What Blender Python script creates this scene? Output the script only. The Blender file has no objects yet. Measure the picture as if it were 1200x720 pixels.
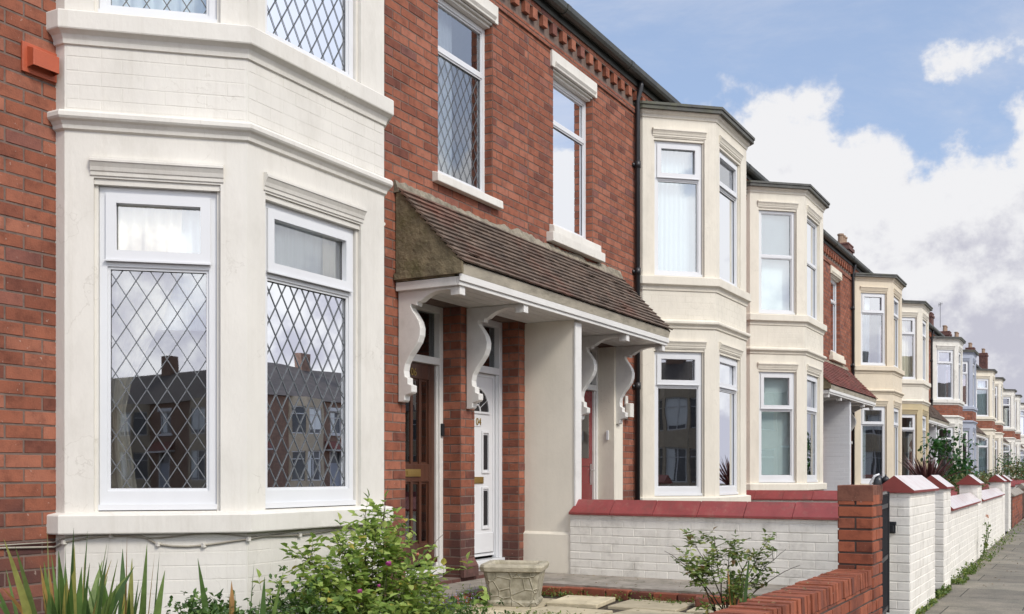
import bpy, bmesh, math, random
from mathutils import Vector, Matrix
R = math.radians
rnd = random.Random(7)
S = bpy.context.scene
COL = S.collection
FY = 5.35            # main facade plane
EYE = 1.30
TH = 29.3

# ------------------------------------------------------------------ materials
def new_mat(name):
    m = bpy.data.materials.new(name); m.use_nodes = True
    nt = m.node_tree; nt.nodes.clear()
    return m, nt, nt.nodes, nt.links

def ramp(N, stops, interp='LINEAR'):
    r = N.new('ShaderNodeValToRGB'); r.color_ramp.interpolation = interp
    while len(r.color_ramp.elements) < len(stops): r.color_ramp.elements.new(0.5)
    for e, (p, c) in zip(r.color_ramp.elements, stops):
        e.position = p; e.color = (*c, 1) if len(c) == 3 else c
    return r

def surf(name, col, rough=0.6, metal=0.0, noise=6.0, var=0.12, bump=0.15, bscale=60.0, bdist=0.004,
         coat=0.0, dirt=None, dirt_amt=0.0, dirt_scale=2.0, stretch=(1, 1, 1), spec=0.5, island=0.0, streak=0.0):
    """general painted / stone / timber surface: colour mottling, stains and fine relief"""
    m, nt, N, L = new_mat(name)
    out = N.new('ShaderNodeOutputMaterial'); b = N.new('ShaderNodeBsdfPrincipled')
    L.new(b.outputs[0], out.inputs[0])
    tc = N.new('ShaderNodeNewGeometry')
    mp = N.new('ShaderNodeMapping'); mp.inputs['Scale'].default_value = stretch
    L.new(tc.outputs['Position'], mp.inputs[0])
    n1 = N.new('ShaderNodeTexNoise'); n1.inputs['Scale'].default_value = noise; n1.inputs['Detail'].default_value = 6
    n1.inputs['Roughness'].default_value = 0.65
    L.new(mp.outputs[0], n1.inputs['Vector'])
    lo = tuple(c * (1 - var) for c in col); hi = tuple(min(1, c * (1 + var)) for c in col)
    r = ramp(N, [(0.3, lo), (0.7, hi)]); L.new(n1.outputs['Fac'], r.inputs[0])
    c = r.outputs[0]
    if island:
        hs = N.new('ShaderNodeHueSaturation'); L.new(c, hs.inputs['Color'])
        mr = N.new('ShaderNodeMapRange'); mr.inputs[3].default_value = 1 - island; mr.inputs[4].default_value = 1 + island
        L.new(tc.outputs['Random Per Island'], mr.inputs[0]); L.new(mr.outputs[0], hs.inputs['Value']); c = hs.outputs[0]
    if streak:
        ms = N.new('ShaderNodeMapping'); ms.inputs['Scale'].default_value = (16, 16, .55); L.new(tc.outputs['Position'], ms.inputs[0])
        ns = N.new('ShaderNodeTexNoise'); ns.inputs['Scale'].default_value = 1; ns.inputs['Detail'].default_value = 7; ns.inputs['Roughness'].default_value = .7; L.new(ms.outputs[0], ns.inputs['Vector'])
        rs_ = ramp(N, [(.52, (0, 0, 0)), (.78, (streak,) * 3)]); L.new(ns.outputs['Fac'], rs_.inputs[0])
        mz = N.new('ShaderNodeMix'); mz.data_type = 'RGBA'; L.new(rs_.outputs[0], mz.inputs[0]); L.new(c, mz.inputs[6]); mz.inputs[7].default_value = (.30, .25, .17, 1); c = mz.outputs[2]
        nc = N.new('ShaderNodeTexVoronoi'); nc.feature = 'DISTANCE_TO_EDGE'; nc.inputs['Scale'].default_value = 2.1
        nw = N.new('ShaderNodeTexNoise'); nw.inputs['Scale'].default_value = 5; nw.inputs['Detail'].default_value = 6; L.new(tc.outputs['Position'], nw.inputs['Vector'])
        vw = N.new('ShaderNodeMix'); vw.data_type = 'RGBA'; vw.inputs[0].default_value = .35; L.new(tc.outputs['Position'], vw.inputs[6]); L.new(nw.outputs['Color'], vw.inputs[7]); L.new(vw.outputs[2], nc.inputs['Vector'])
        rc = ramp(N, [(.0, (.28,) * 3), (.006, (0, 0, 0))]); L.new(nc.outputs['Distance'], rc.inputs[0])
        mk = N.new('ShaderNodeMath'); mk.operation = 'MULTIPLY'; L.new(rc.outputs[0], mk.inputs[0]); rk = ramp(N, [(.5, (0, 0, 0)), (.6, (1, 1, 1))]); L.new(n1.outputs['Fac'], rk.inputs[0]); L.new(rk.outputs[0], mk.inputs[1])
        mc = N.new('ShaderNodeMix'); mc.data_type = 'RGBA'; L.new(mk.outputs[0], mc.inputs[0]); L.new(c, mc.inputs[6]); mc.inputs[7].default_value = (.28, .24, .18, 1); c = mc.outputs[2]
    if dirt:
        n2 = N.new('ShaderNodeTexNoise'); n2.inputs['Scale'].default_value = dirt_scale; n2.inputs['Detail'].default_value = 8
        n2.inputs['Roughness'].default_value = 0.7
        L.new(mp.outputs[0], n2.inputs['Vector'])
        r2 = ramp(N, [(0.5, (0, 0, 0)), (0.75, (dirt_amt,) * 3)]); L.new(n2.outputs['Fac'], r2.inputs[0])
        mx = N.new('ShaderNodeMix'); mx.data_type = 'RGBA'
        L.new(r2.outputs[0], mx.inputs[0]); L.new(c, mx.inputs[6]); mx.inputs[7].default_value = (*dirt, 1)
        c = mx.outputs[2]
    L.new(c, b.inputs['Base Color'])
    b.inputs['Metallic'].default_value = metal; b.inputs['Roughness'].default_value = rough
    b.inputs['Specular IOR Level'].default_value = spec
    if coat: b.inputs['Coat Weight'].default_value = coat; b.inputs['Coat Roughness'].default_value = 0.08
    if bump:
        n3 = N.new('ShaderNodeTexNoise'); n3.inputs['Scale'].default_value = bscale; n3.inputs['Detail'].default_value = 5
        L.new(mp.outputs[0], n3.inputs['Vector'])
        bp = N.new('ShaderNodeBump'); bp.inputs['Strength'].default_value = bump; bp.inputs['Distance'].default_value = bdist
        L.new(n3.outputs['Fac'], bp.inputs['Height']); L.new(bp.outputs[0], b.inputs['Normal'])
    return m

def brick_mat(name, stops, damp=0.9, sat=1.0):
    """clay bricks: every brick its own colour, burnt patches, sooty damp courses low down"""
    m, nt, N, L = new_mat(name)
    out = N.new('ShaderNodeOutputMaterial'); b = N.new('ShaderNodeBsdfPrincipled'); L.new(b.outputs[0], out.inputs[0])
    g = N.new('ShaderNodeNewGeometry')
    r = ramp(N, stops); L.new(g.outputs['Random Per Island'], r.inputs[0])
    n = N.new('ShaderNodeTexNoise'); n.inputs['Scale'].default_value = 9; n.inputs['Detail'].default_value = 8; n.inputs['Roughness'].default_value = .7
    L.new(g.outputs['Position'], n.inputs['Vector'])
    rr = ramp(N, [(.3, (.58, .55, .57)), (.5, (1, 1, 1)), (.75, (1.25, 1.2, 1.15))]); L.new(n.outputs['Fac'], rr.inputs[0])
    mu = N.new('ShaderNodeMix'); mu.data_type = 'RGBA'; mu.blend_type = 'MULTIPLY'; mu.inputs[0].default_value = 1
    L.new(r.outputs[0], mu.inputs[6]); L.new(rr.outputs[0], mu.inputs[7])
    nl = N.new('ShaderNodeTexNoise'); nl.inputs['Scale'].default_value = 1.1; nl.inputs['Detail'].default_value = 7; nl.inputs['Roughness'].default_value = .62
    L.new(g.outputs['Position'], nl.inputs['Vector'])
    rl = ramp(N, [(.30, (.70, .68, .70)), (.48, (1, 1, 1)), (.62, (1.04, 1.04, 1.04)), (.76, (1.2, 1.27, 1.33))]); L.new(nl.outputs['Fac'], rl.inputs[0])
    mu1 = mu; mu = N.new('ShaderNodeMix'); mu.data_type = 'RGBA'; mu.blend_type = 'MULTIPLY'; mu.inputs[0].default_value = 1
    L.new(mu1.outputs[2], mu.inputs[6]); L.new(rl.outputs[0], mu.inputs[7])
    # grime in a low band with a ragged edge
    sp = N.new('ShaderNodeSeparateXYZ'); L.new(g.outputs['Position'], sp.inputs[0])
    n2 = N.new('ShaderNodeTexNoise'); n2.inputs['Scale'].default_value = 3; n2.inputs['Detail'].default_value = 6
    L.new(g.outputs['Position'], n2.inputs['Vector'])
    ad = N.new('ShaderNodeMath'); ad.operation = 'MULTIPLY_ADD'; ad.inputs[1].default_value = -1.4; L.new(n2.outputs['Fac'], ad.inputs[0]); L.new(sp.outputs[2], ad.inputs[2])
    ri = N.new('ShaderNodeMath'); ri.operation = 'MULTIPLY_ADD'; ri.inputs[1].default_value = .55; L.new(g.outputs['Random Per Island'], ri.inputs[0]); L.new(ad.outputs[0], ri.inputs[2])
    mr = N.new('ShaderNodeMapRange'); mr.inputs[1].default_value = damp - .85; mr.inputs[2].default_value = damp - .30
    mr.inputs[3].default_value = .75; mr.inputs[4].default_value = 0
    L.new(ri.outputs[0], mr.inputs[0])
    m2 = N.new('ShaderNodeMix'); m2.data_type = 'RGBA'; L.new(mr.outputs[0], m2.inputs[0]); L.new(mu.outputs[2], m2.inputs[6]); m2.inputs[7].default_value = (.055, .03, .03, 1)
    # pale lime specks
    n4 = N.new('ShaderNodeTexNoise'); n4.inputs['Scale'].default_value = 45; n4.inputs['Detail'].default_value = 3; L.new(g.outputs['Position'], n4.inputs['Vector'])
    r4 = ramp(N, [(.70, (0, 0, 0)), (.76, (.55, .55, .55))]); L.new(n4.outputs['Fac'], r4.inputs[0])
    m4 = N.new('ShaderNodeMix'); m4.data_type = 'RGBA'; L.new(r4.outputs[0], m4.inputs[0]); L.new(m2.outputs[2], m4.inputs[6]); m4.inputs[7].default_value = (.45, .36, .30, 1)
    L.new(m4.outputs[2], b.inputs['Base Color'])
    b.inputs['Roughness'].default_value = .85; b.inputs['Specular IOR Level'].default_value = .3
    n3 = N.new('ShaderNodeTexNoise'); n3.inputs['Scale'].default_value = 90; n3.inputs['Detail'].default_value = 6; L.new(g.outputs['Position'], n3.inputs['Vector'])
    bp = N.new('ShaderNodeBump'); bp.inputs['Strength'].default_value = .55; bp.inputs['Distance'].default_value = .004
    L.new(n3.outputs['Fac'], bp.inputs['Height']); L.new(bp.outputs[0], b.inputs['Normal'])
    return m

def glass_mat(name, tint=(.9, .95, .95), boost=.10):
    m, nt, N, L = new_mat(name)
    out = N.new('ShaderNodeOutputMaterial'); mx = N.new('ShaderNodeMixShader')
    tr = N.new('ShaderNodeBsdfTransparent'); tr.inputs[0].default_value = (*tint, 1)
    gl = N.new('ShaderNodeBsdfGlossy'); gl.inputs['Roughness'].default_value = 0.01; gl.inputs[0].default_value = (.95, .97, 1, 1)
    fr = N.new('ShaderNodeFresnel'); fr.inputs[0].default_value = 1.55
    ma = N.new('ShaderNodeMath'); ma.operation = 'MULTIPLY_ADD'; ma.inputs[1].default_value = 1.7; ma.inputs[2].default_value = boost; ma.use_clamp = True
    g = N.new('ShaderNodeNewGeometry')
    n = N.new('ShaderNodeTexNoise'); n.inputs['Scale'].default_value = 1.6; n.inputs['Detail'].default_value = 1; L.new(g.outputs['Position'], n.inputs['Vector'])
    bp = N.new('ShaderNodeBump'); bp.inputs['Strength'].default_value = .05; bp.inputs['Distance'].default_value = .02
    L.new(n.outputs['Fac'], bp.inputs['Height']); L.new(bp.outputs[0], gl.inputs['Normal'])
    L.new(fr.outputs[0], ma.inputs[0]); L.new(ma.outputs[0], mx.inputs[0]); L.new(tr.outputs[0], mx.inputs[1]); L.new(gl.outputs[0], mx.inputs[2])
    L.new(mx.outputs[0], out.inputs[0])
    return m

def leaf_mat(name, stops, rough=.45, trans=.3):
    m, nt, N, L = new_mat(name)
    out = N.new('ShaderNodeOutputMaterial'); b = N.new('ShaderNodeBsdfPrincipled'); t = N.new('ShaderNodeBsdfTranslucent'); mx = N.new('ShaderNodeMixShader')
    g = N.new('ShaderNodeNewGeometry'); r = ramp(N, stops); L.new(g.outputs['Random Per Island'], r.inputs[0])
    n = N.new('ShaderNodeTexNoise'); n.inputs['Scale'].default_value = 30; L.new(g.outputs['Position'], n.inputs['Vector'])
    hs = N.new('ShaderNodeHueSaturation'); mr = N.new('ShaderNodeMapRange'); mr.inputs[3].default_value = .6; mr.inputs[4].default_value = 1.4
    L.new(n.outputs['Fac'], mr.inputs[0]); L.new(mr.outputs[0], hs.inputs['Value']); L.new(r.outputs[0], hs.inputs['Color'])
    L.new(hs.outputs[0], b.inputs['Base Color']); L.new(hs.outputs[0], t.inputs[0]); b.inputs['Roughness'].default_value = rough
    mx.inputs[0].default_value = trans
    L.new(b.outputs[0], mx.inputs[1]); L.new(t.outputs[0], mx.inputs[2]); L.new(mx.outputs[0], out.inputs[0])
    return m

M = {}
BR = [(0, (.14, .050, .034)), (.08, (.195, .066, .040)), (.25, (.235, .080, .045)), (.7, (.27, .096, .056)), (.92, (.315, .122, .075)), (.97, (.21, .082, .060)), (1, (.14, .062, .052))]
M['brick'] = brick_mat('red_brick', BR, damp=.98)
M['brick_wall'] = brick_mat('garden_brick', [(0, (.13, .042, .025)), (.4, (.25, .074, .038)), (.8, (.31, .097, .05)), (1, (.16, .058, .040))], damp=.2)
M['mortar'] = surf('mortar', (.15, .105, .085), .95, noise=12, var=.3, bump=.6, bscale=120)
M['mortar_dark'] = surf('dark_mortar', (.075, .055, .045), .95, noise=12, var=.3, bump=.6, bscale=120)
def paint(name, col, **k):
    a = dict(rough=.62, noise=2.2, var=.06, bump=.5, bscale=38, bdist=.003, dirt=(.36, .33, .27), dirt_amt=.28, dirt_scale=3.2, stretch=(1, 1, .55), streak=.17); a.update(k)
    return surf(name, col, **a)
M['white_paint'] = paint('white_masonry_paint', (.665, .640, .580))
M['cream_paint'] = paint('cream_masonry_paint', (.685, .63, .515))
M['pale_cream'] = paint('pale_cream_paint', (.69, .645, .545))
M['screen_cream'] = paint('smooth_cream_paint', (.76, .71, .60), streak=.08, dirt_amt=.12)
M['beige_paint'] = paint('beige_masonry_paint', (.65, .565, .43))
M['ochre_paint'] = paint('ochre_masonry_paint', (.50, .415, .25))
M['blue_paint'] = paint('blue_grey_paint', (.34, .37, .44))
M['grubby_white'] = paint('grubby_white_paint', (.68, .66, .60), dirt=(.16, .14, .11), dirt_amt=.45, dirt_scale=7)
M['wall_white'] = paint('white_brick_paint', (.77, .74, .67), dirt=(.20, .18, .14), dirt_amt=.4, dirt_scale=5, stretch=(1, 1, 1))
M['porch_white'] = surf('white_gloss_timber', (.68, .67, .635), .4, noise=5, var=.05, bump=.25, bscale=20, dirt=(.28, .27, .24), dirt_amt=.3, dirt_scale=4, stretch=(.4, 1, 1))
M['brown_brick'] = brick_mat('brown_top_brick', [(0, (.12, .05, .035)), (.6, (.17, .070, .045)), (1, (.21, .09, .06))], damp=.2)
M['dark_brick'] = surf('sooty_brick', (.11, .05, .04), .85, noise=8, var=.4, bump=.6, bscale=60, dirt=(.2, .08, .05), dirt_amt=.6, island=.3)
M['upvc'] = surf('white_plastic_frame', (.66, .67, .68), .28, noise=2, var=.03, bump=0)
M['gasket'] = surf('black_gasket', (.03, .03, .035), .6, bump=0)
M['glass'] = glass_mat('window_glass', boost=.17)
M['glass_clear'] = glass_mat('clear_window_glass', (.95, .98, .98), .24)
M['glass_strong'] = glass_mat('reflective_glass', (.7, .75, .78), .22)
M['dark_glass'] = glass_mat('obscured_glass', (.45, .5, .5), .06)
M['lead'] = surf('lead_strip', (.15, .16, .17), .75, metal=.1, spec=.2, var=.15, bump=.2)
M['interior'] = surf('room_plaster', (.42, .38, .33), .9, bump=0)
M['net'] = surf('white_net_curtain', (.80, .84, .83), .9, noise=3, var=.08, bump=.2, stretch=(8, 8, .3))
M['cream_curtain'] = surf('cream_curtain_cloth', (.80, .73, .58), .9, noise=3, var=.1, bump=.2)
M['blind'] = surf('pale_blind_fabric', (.66, .76, .74), .85, noise=3, var=.06, bump=.1)
M['slate'] = surf('roof_slate', (.07, .07, .08), .6, noise=3, var=.3, bump=.4, island=.25)
M['felt'] = surf('grey_roof_felt', (.10, .10, .092), .85, noise=6, var=.3, bump=.5, bscale=40, dirt=(.12, .13, .05), dirt_amt=.7)
M['gutter'] = surf('black_gutter_iron', (.040, .042, .036), .5, noise=5, var=.3, bump=.3, bscale=20, dirt=(.10, .09, .05), dirt_amt=.5)
M['tile'] = surf('clay_roof_tile', (.115, .082, .060), .8, noise=7, var=.35, bump=.6, bscale=50, dirt=(.19, .065, .04), dirt_amt=.75, dirt_scale=1.6, island=.28)
M['tile_red'] = surf('red_roof_tile', (.20, .065, .05), .75, noise=5, var=.3, bump=.4, dirt=(.11, .085, .06), dirt_amt=1, dirt_scale=2.2, island=.3)
M['moss_cement'] = surf('mossy_cement', (.17, .14, .085), .95, noise=7, var=.45, bump=1, bscale=30, bdist=.012, dirt=(.075, .07, .022), dirt_amt=1, dirt_scale=5)
M['flashing'] = surf('old_mortar_fillet', (.24, .21, .16), .95, noise=12, var=.4, bump=1, bscale=40, bdist=.01, dirt=(.08, .07, .04), dirt_amt=.9, dirt_scale=7)
M['weather_wood'] = surf('weathered_board', (.42, .38, .30), .8, noise=10, var=.2, bump=.6, dirt=(.12, .11, .08), dirt_amt=.8, dirt_scale=9, stretch=(.3, 1, 1))
M['red_gloss'] = surf('red_gloss_paint', (.245, .045, .042), .55, noise=5, var=.16, bump=.5, bscale=22, coat=.15, dirt=(.13, .05, .04), dirt_amt=.8, dirt_scale=6, streak=.25)
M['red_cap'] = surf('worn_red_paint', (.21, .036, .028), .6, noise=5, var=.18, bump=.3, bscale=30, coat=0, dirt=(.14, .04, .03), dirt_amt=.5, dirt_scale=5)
M['pale_cap'] = surf('pale_cap_paint', (.64, .58, .555), .4, noise=5, var=.06, bump=.3, bscale=30, coat=.4, dirt=(.42, .16, .13), dirt_amt=.5, dirt_scale=6)  # pinkish-white colour for the street-side slopes of caps and copings
M['red_door'] = surf('red_door_paint', (.17, .012, .015), .25, var=.05, bump=0, coat=.4)
M['brown_wood'] = surf('varnished_brown_wood', (.07, .026, .014), .32, noise=4, var=.35, bump=.3, stretch=(9, 9, .6), coat=.4)
M['brass'] = surf('aged_brass', (.45, .32, .11), .35, metal=.9, var=.15, bump=.1)
M['steel'] = surf('door_steel', (.5, .5, .5), .3, metal=.9, bump=0)
M['black_iron'] = surf('black_painted_iron', (.018, .018, .02), .4, bump=.2)
M['black_plastic'] = surf('black_plastic', (.02, .022, .025), .35, bump=0)
M['terracotta'] = surf('terracotta', (.40, .085, .035), .5, noise=5, var=.12, bump=.2)
M['stone'] = surf('planter_stone', (.40, .36, .27), .9, noise=9, var=.25, bump=.9, bscale=25, bdist=.01, dirt=(.12, .12, .05), dirt_amt=.8, dirt_scale=5)
M['concrete'] = surf('old_concrete', (.27, .24, .20), .9, noise=6, var=.3, bump=.8, bscale=60, dirt=(.07, .07, .035), dirt_amt=.8, dirt_scale=4)
M['paving'] = surf('garden_paving', (.50, .43, .29), .85, noise=4, var=.18, bump=.4, bscale=70, dirt=(.17, .14, .08), dirt_amt=.5, dirt_scale=3, island=.25)
M['soil'] = surf('garden_soil', (.06, .045, .03), 1, noise=15, var=.5, bump=1, bscale=30, bdist=.03)
M['cable'] = surf('grey_cable', (.34, .31, .25), .7, bump=0)
M['pot'] = surf('clay_chimney_pot', (.27, .18, .12), .8, noise=4, var=.2)
M['asphalt'] = surf('asphalt', (.055, .055, .057), .9, noise=40, var=.3, bump=.7, bscale=150)
M['kerb'] = surf('kerb_stone', (.30, .29, .27), .85, noise=8, var=.2, bump=.4)
M['bark'] = surf('dark_stem', (.05, .033, .022), .8, noise=30, var=.3, bump=.3)
M['green_stem'] = surf('green_stem', (.09, .13, .03), .6, var=.2, bump=0)
M['rose_leaf'] = leaf_mat('rose_leaf', [(0, (.09, .16, .03)), (.35, (.23, .34, .06)), (.7, (.38, .50, .12)), (.92, (.44, .52, .15)), (1, (.5, .40, .06))], rough=.6, trans=.5)
M['dull_leaf'] = leaf_mat('dull_rose_leaf', [(0, (.08, .13, .03)), (.6, (.17, .24, .06)), (.9, (.32, .36, .09)), (1, (.22, .12, .05))])
M['iris_leaf'] = leaf_mat('sword_leaf', [(0, (.045, .095, .025)), (.45, (.13, .22, .05)), (.68, (.18, .24, .07)), (.84, (.40, .34, .09)), (1, (.34, .15, .05))], trans=.3)
M['cover_leaf'] = leaf_mat('cover_leaf', [(0, (.035, .08, .015)), (.6, (.075, .15, .03)), (1, (.16, .24, .06))])
M['weed_leaf'] = leaf_mat('weed_leaf', [(0, (.06, .12, .02)), (.6, (.12, .19, .03)), (1, (.24, .26, .05))])
M['shrub_leaf'] = leaf_mat('glossy_shrub_leaf', [(0, (.015, .06, .012)), (.6, (.03, .11, .02)), (1, (.08, .18, .04))], rough=.3)
M['hedge_leaf'] = leaf_mat('garden_hedge_leaf', [(0, (.05, .09, .02)), (.5, (.10, .15, .04)), (.8, (.17, .17, .05)), (1, (.25, .12, .05))])
M['purple_leaf'] = leaf_mat('purple_strap_leaf', [(0, (.05, .016, .018)), (.6, (.09, .03, .03)), (1, (.16, .07, .05))], trans=.15)
M['pink'] = leaf_mat('pink_petal', [(0, (.45, .06, .28)), (1, (.62, .15, .42))])
M['lilac'] = leaf_mat('lilac_petal', [(0, (.25, .22, .42)), (1, (.42, .38, .60))])
M['peach'] = leaf_mat('peach_petal', [(0, (.70, .28, .18)), (1, (.8, .45, .3))])

# pavement: worn flagstones
def flag_mat():
    m, nt, N, L = new_mat('pavement_flags')
    out = N.new('ShaderNodeOutputMaterial'); b = N.new('ShaderNodeBsdfPrincipled'); L.new(b.outputs[0], out.inputs[0])
    g = N.new('ShaderNodeNewGeometry')
    mp = N.new('ShaderNodeMapping'); mp.inputs['Rotation'].default_value = (0, 0, R(90)); L.new(g.outputs['Position'], mp.inputs[0])
    br = N.new('ShaderNodeTexBrick'); br.inputs['Scale'].default_value = 1; br.inputs['Brick Width'].default_value = 1.3; br.inputs['Row Height'].default_value = .92
    br.inputs['Mortar Size'].default_value = .006; br.inputs['Mortar Smooth'].default_value = .3; br.inputs['Color1'].default_value = (.145, .130, .103, 1); br.inputs['Color2'].default_value = (.225, .203, .160, 1); br.inputs['Mortar'].default_value = (.03, .03, .02, 1)
    L.new(mp.outputs[0], br.inputs['Vector'])
    n = N.new('ShaderNodeTexNoise'); n.inputs['Scale'].default_value = 2.5; n.inputs['Detail'].default_value = 9; n.inputs['Roughness'].default_value = .7; L.new(g.outputs['Position'], n.inputs['Vector'])
    r = ramp(N, [(.3, (.6, .62, .6)), (.7, (1.35, 1.3, 1.25))]); L.new(n.outputs['Fac'], r.inputs[0])
    mx = N.new('ShaderNodeMix'); mx.data_type = 'RGBA'; mx.blend_type = 'MULTIPLY'; mx.inputs[0].default_value = 1; L.new(br.outputs['Color'], mx.inputs[6]); L.new(r.outputs[0], mx.inputs[7])
    n2 = N.new('ShaderNodeTexNoise'); n2.inputs['Scale'].default_value = 60; n2.inputs['Detail'].default_value = 4; L.new(g.outputs['Position'], n2.inputs['Vector'])
    r2 = ramp(N, [(.35, (.8, .8, .8)), (.65, (1.2, 1.2, 1.2))]); L.new(n2.outputs['Fac'], r2.inputs[0])
    m2 = N.new('ShaderNodeMix'); m2.data_type = 'RGBA'; m2.blend_type = 'MULTIPLY'; m2.inputs[0].default_value = 1; L.new(mx.outputs[2], m2.inputs[6]); L.new(r2.outputs[0], m2.inputs[7])
    L.new(m2.outputs[2], b.inputs['Base Color']); b.inputs['Roughness'].default_value = .8
    bp = N.new('ShaderNodeBump'); bp.inputs['Strength'].default_value = .5; bp.inputs['Distance'].default_value = .01; L.new(br.outputs['Fac'], bp.inputs['Height']); bp.invert = True
    b2 = N.new('ShaderNodeBump'); b2.inputs['Strength'].default_value = .5; b2.inputs['Distance'].default_value = .004; L.new(n2.outputs['Fac'], b2.inputs['Height']); L.new(bp.outputs[0], b2.inputs['Normal']); L.new(b2.outputs[0], b.inputs['Normal'])
    return m
M['flags'] = flag_mat()

# ------------------------------------------------------------------ mesh builder
class Face:
    """upright plane: origin O (x,y), U along it, N outward"""
    def __init__(s, O, U, N):
        s.O = O; s.U = U; s.N = N
    def pt(s, u, n, z):
        return (s.O[0] + s.U[0] * u + s.N[0] * n, s.O[1] + s.U[1] * u + s.N[1] * n, z)

class MB:
    def __init__(s): s.v = []; s.f = []; s.m = []
    def add(s, pts, faces, mi=0):
        k = len(s.v); s.v += [tuple(p) for p in pts]
        for f in faces: s.f.append([k + i for i in f]); s.m.append(mi)
    def quad(s, a, b, c, d, mi=0): s.add([a, b, c, d], [(0, 1, 2, 3)], mi)
    def hexa(s, p, mi=0):  # 4 bottom, 4 top
        s.add(p, [(0, 3, 2, 1), (4, 5, 6, 7), (0, 1, 5, 4), (1, 2, 6, 5), (2, 3, 7, 6), (3, 0, 4, 7)], mi)
    def box(s, x0, x1, y0, y1, z0, z1, mi=0):
        s.hexa([(x0, y0, z0), (x1, y0, z0), (x1, y1, z0), (x0, y1, z0), (x0, y0, z1), (x1, y0, z1), (x1, y1, z1), (x0, y1, z1)], mi)
    def fbox(s, F, u0, u1, n0, n1, z0, z1, mi=0):
        s.hexa([F.pt(u0, n0, z0), F.pt(u1, n0, z0), F.pt(u1, n1, z0), F.pt(u0, n1, z0), F.pt(u0, n0, z1), F.pt(u1, n0, z1), F.pt(u1, n1, z1), F.pt(u0, n1, z1)], mi)
    def prism(s, poly, z0, z1, mi=0):
        n = len(poly); a = [(x, y, z0) for x, y in poly] + [(x, y, z1) for x, y in poly]
        s.add(a, [tuple(range(n))[::-1], tuple(range(n, 2 * n))] + [(i, (i + 1) % n, n + (i + 1) % n, n + i) for i in range(n)], mi)
    def extrude(s, prof, d, mi=0):  # closed 3D profile swept by vector d
        n = len(prof); a = list(prof) + [(p[0] + d[0], p[1] + d[1], p[2] + d[2]) for p in prof]
        s.add(a, [tuple(range(n))[::-1], tuple(range(n, 2 * n))] + [(i, (i + 1) % n, n + (i + 1) % n, n + i) for i in range(n)], mi)
    def tube(s, pts, rad, seg=6, mi=0):
        pts = [Vector(p) for p in pts]; k = len(s.v); n = len(pts)
        for i, p in enumerate(pts):
            d = (pts[min(i + 1, n - 1)] - pts[max(i - 1, 0)]).normalized()
            a = d.cross(Vector((0, 0, 1)) if abs(d.z) < .95 else Vector((1, 0, 0))).normalized(); b = d.cross(a)
            r = rad[i] if isinstance(rad, (list, tuple)) else rad
            for j in range(seg):
                t = 2 * math.pi * j / seg; s.v.append(tuple(p + a * (r * math.cos(t)) + b * (r * math.sin(t))))
        for i in range(n - 1):
            for j in range(seg):
                s.f.append([k + i * seg + j, k + i * seg + (j + 1) % seg, k + (i + 1) * seg + (j + 1) % seg, k + (i + 1) * seg + j]); s.m.append(mi)
        s.f.append([k + j for j in range(seg)][::-1]); s.m.append(mi)
        s.f.append([k + (n - 1) * seg + j for j in range(seg)]); s.m.append(mi)
    def lathe(s, c, prof, seg=16, mi=0):
        k = len(s.v)
        for r, z in prof:
            for j in range(seg):
                t = 2 * math.pi * j / seg; s.v.append((c[0] + r * math.cos(t), c[1] + r * math.sin(t), c[2] + z))
        for i in range(len(prof) - 1):
            for j in range(seg):
                s.f.append([k + i * seg + j, k + i * seg + (j + 1) % seg, k + (i + 1) * seg + (j + 1) % seg, k + (i + 1) * seg + j]); s.m.append(mi)
    def build(s, name, mats, parent=None, smooth=False, recalc=True, bevel=0):
        o0 = Vector((0, 0, 0))
        if parent is not None:
            q = parent
            while q: o0 += q.location; q = q.parent
        elif s.v:
            xs = [p[0] for p in s.v]; ys = [p[1] for p in s.v]; zs = [p[2] for p in s.v]
            o0 = Vector(((min(xs) + max(xs)) / 2, (min(ys) + max(ys)) / 2, min(zs)))
        me = bpy.data.meshes.new(name)
        me.from_pydata([(p[0] - o0.x, p[1] - o0.y, p[2] - o0.z) for p in s.v], [], s.f)
        if not isinstance(mats, (list, tuple)): mats = [mats]
        for m in mats: me.materials.append(M[m] if isinstance(m, str) else m)
        me.polygons.foreach_set('material_index', s.m)
        if smooth: me.polygons.foreach_set('use_smooth', [True] * len(me.polygons))
        if recalc:
            bm = bmesh.new(); bm.from_mesh(me); bmesh.ops.recalc_face_normals(bm, faces=bm.faces[:]); bm.to_mesh(me); bm.free()
        o = bpy.data.objects.new(name, me); COL.objects.link(o)
        if parent is not None: o.parent = parent
        else: o.location = o0
        if bevel:
            b = o.modifiers.new('bevel', 'BEVEL'); b.width = bevel; b.segments = 2; b.limit_method = 'ANGLE'; b.angle_limit = R(40)
        return o

def tag(o, label=None, cat=None, group=None, kind=None):
    if label: o['label'] = label
    if cat: o['category'] = cat
    if group: o['group'] = group
    if kind: o['kind'] = kind
    return o
def thing(name, loc, label, cat, group=None):
    o = bpy.data.objects.new(name, None); COL.objects.link(o); o.location = loc; o.empty_display_size = .2
    return tag(o, label, cat, group)

# rectangles minus holes
def cut(rects, h):
    out = []
    for (a, b, c, d) in rects:
        if h[1] <= a or h[0] >= b or h[3] <= c or h[2] >= d: out.append((a, b, c, d)); continue
        if h[0] > a: out.append((a, h[0], c, d))
        if h[1] < b: out.append((h[1], b, c, d))
        m0, m1 = max(a, h[0]), min(b, h[1])
        if h[2] > c: out.append((m0, m1, c, h[2]))
        if h[3] < d: out.append((m0, m1, h[3], d))
    return out

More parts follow.
